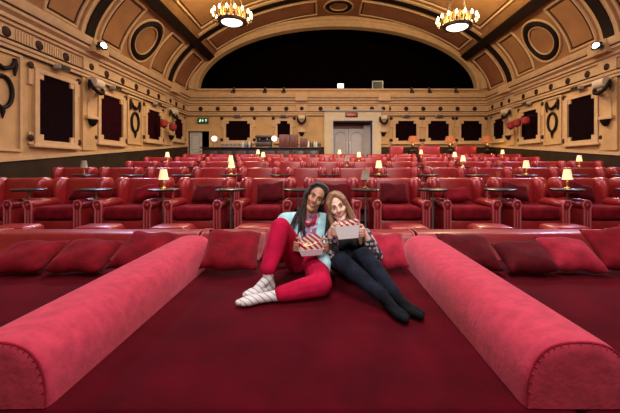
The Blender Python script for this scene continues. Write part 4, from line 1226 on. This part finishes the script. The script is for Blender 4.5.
for a, k, (h, t) in ((waR, wkR, fR), (waL, wkL, fL)):
    bm = bmesh.new(); foot(bm, a, h, t, .037); capsule(bm, a, a.lerp(k, .17), .037, .040); blob('sock', bm, M['sock_dark'], wom, .006, 3)
bm = bmesh.new()
ball(bm, (.235, 3.0, .67), (.135, .115, .12), 20, 14); ball(bm, (.225, 2.96, .765), (.142, .112, .10), 20, 14)
for s in (-.065, .065): ball(bm, (.222+s, 2.875, .745), (.06, .055, .058), 14, 10)
chain(bm, [(wsR, .05), (wn+V((0, .02, -.03)), .05), (wsL, .05)])
blob('blouse', bm, M['black_cloth'], wom, .008, 3)
for s_, e_, w_ in ((wsR, weR, wwR), (wsL, weL, wwL)):
    bm = bmesh.new(); chain(bm, [(s_, .060), (e_, .056), (e_.lerp(w_, .55), .046)]); blob('sleeve', bm, M['floral'], wom, .007, 3)
bm = bmesh.new()
Rr = RW @ Matrix.Diagonal((1, -1, 1))
ball(bm, HW((0, -.028, .042)), (.086, .090, .088), 20, 14, Rr)
for s in (-1, 1):
    for j in range(6):
        f = j/5
        p0 = HW((s*.012, .045-.05*f, .108+.01*f)); p1 = HW((s*(.066+.004*f), .052-.08*f, .052)); p2 = HW((s*(.080+.006*f), .022-.07*f, -.045))
        e3 = V((wn.x+s*(.095+.015*f)-.01, 2.845+.08*f, .865)); e4 = V((wn.x+s*(.090+.02*f)+(.0 if s < 0 else .02), 2.80+.09*f, .745+.05*f))
        chain(bm, [(p0, .016), (p1, .019), (p2, .022), (e3, .026), (e4, .012)])
for j in range(7):
    p = HW((-.06+.02*j, -.10, .0)); chain(bm, [(p, .03), (V((wn.x-.10+.033*j, 3.03, .80)), .03)])
blob('hair', bm, M['blonde'], wom, .006, 2)

# ------------------------------------------------------------------ light
w = bpy.data.worlds.new('world'); sc.world = w; w.use_nodes = True
w.node_tree.nodes['Background'].inputs['Color'].default_value = (.0, .0, .0, 1)
WARM = (1, .74, .45)
def spot(name, loc, target, power, col, deg, blend=.5, r=.2):
    l = bpy.data.lights.new(name, 'SPOT'); l.energy = power; l.color = col; l.spot_size = math.radians(deg); l.spot_blend = blend; l.shadow_soft_size = r
    o = bpy.data.objects.new(name, l); C.objects.link(o); o.location = loc
    o.rotation_euler = (V(target)-V(loc)).to_track_quat('-Z', 'Y').to_euler()
for c in CHX:
    spot('chandelier_light', (c[0], c[1], c[2]-.30), (c[0], c[1], 0), 700, (1, .80, .52), 150, .6, .35)
    point('chandelier_uplight', (c[0], c[1], c[2]+.55), 300, (1, .80, .36), .45)
area('added_front_fill', (.7, 0.6, 6.2), (.2, 3.4, .4), 3.0, 300, (1, .90, .88), 1.6)  # unseen soft lamp added to light the daybeds from high in front
area('added_overhead_fill', (.7, 6.0, 7.0), (.7, 6.8, 0), 4.0, 360, (1, .86, .80), 2.0)  # unseen overhead lamp added to brighten the armchair rows
area('added_frontal_fill', (.7, -3.0, 4.6), (.3, 9, 2.2), 6.0, 90, (1, .86, .78), 2.0)  # unseen frontal fill, added behind the camera
spot('added_couple_spot', (-1.2, -3.2, 4.2), (.05, 2.8, .80), 800, (1, .95, .94), 17, .9, .35)  # unseen spot added to brighten the couple from the front
for x, tx in ((XL+1.0, 3.0), (XR-1.0, -1.5)):
    area('cornice_flood', (x, 9.2, ZS-.1), (tx, 8.2, .6), .4, 180, (.72, .66, 1))
    area('added_wall_wash', (CX, 11.5, 6.9), (x, 12.0, 3.0), 3.0, 36, WARM)  # unseen warm fill under the vault, added for the side walls
area('added_back_wash', (CX, 8.5, 5.0), (CX, 16.5, 3.6), 3.0, 130, WARM, .8)  # unseen warm lamp in mid-air, added to brighten the back wall
sc.view_settings.exposure = 0.0
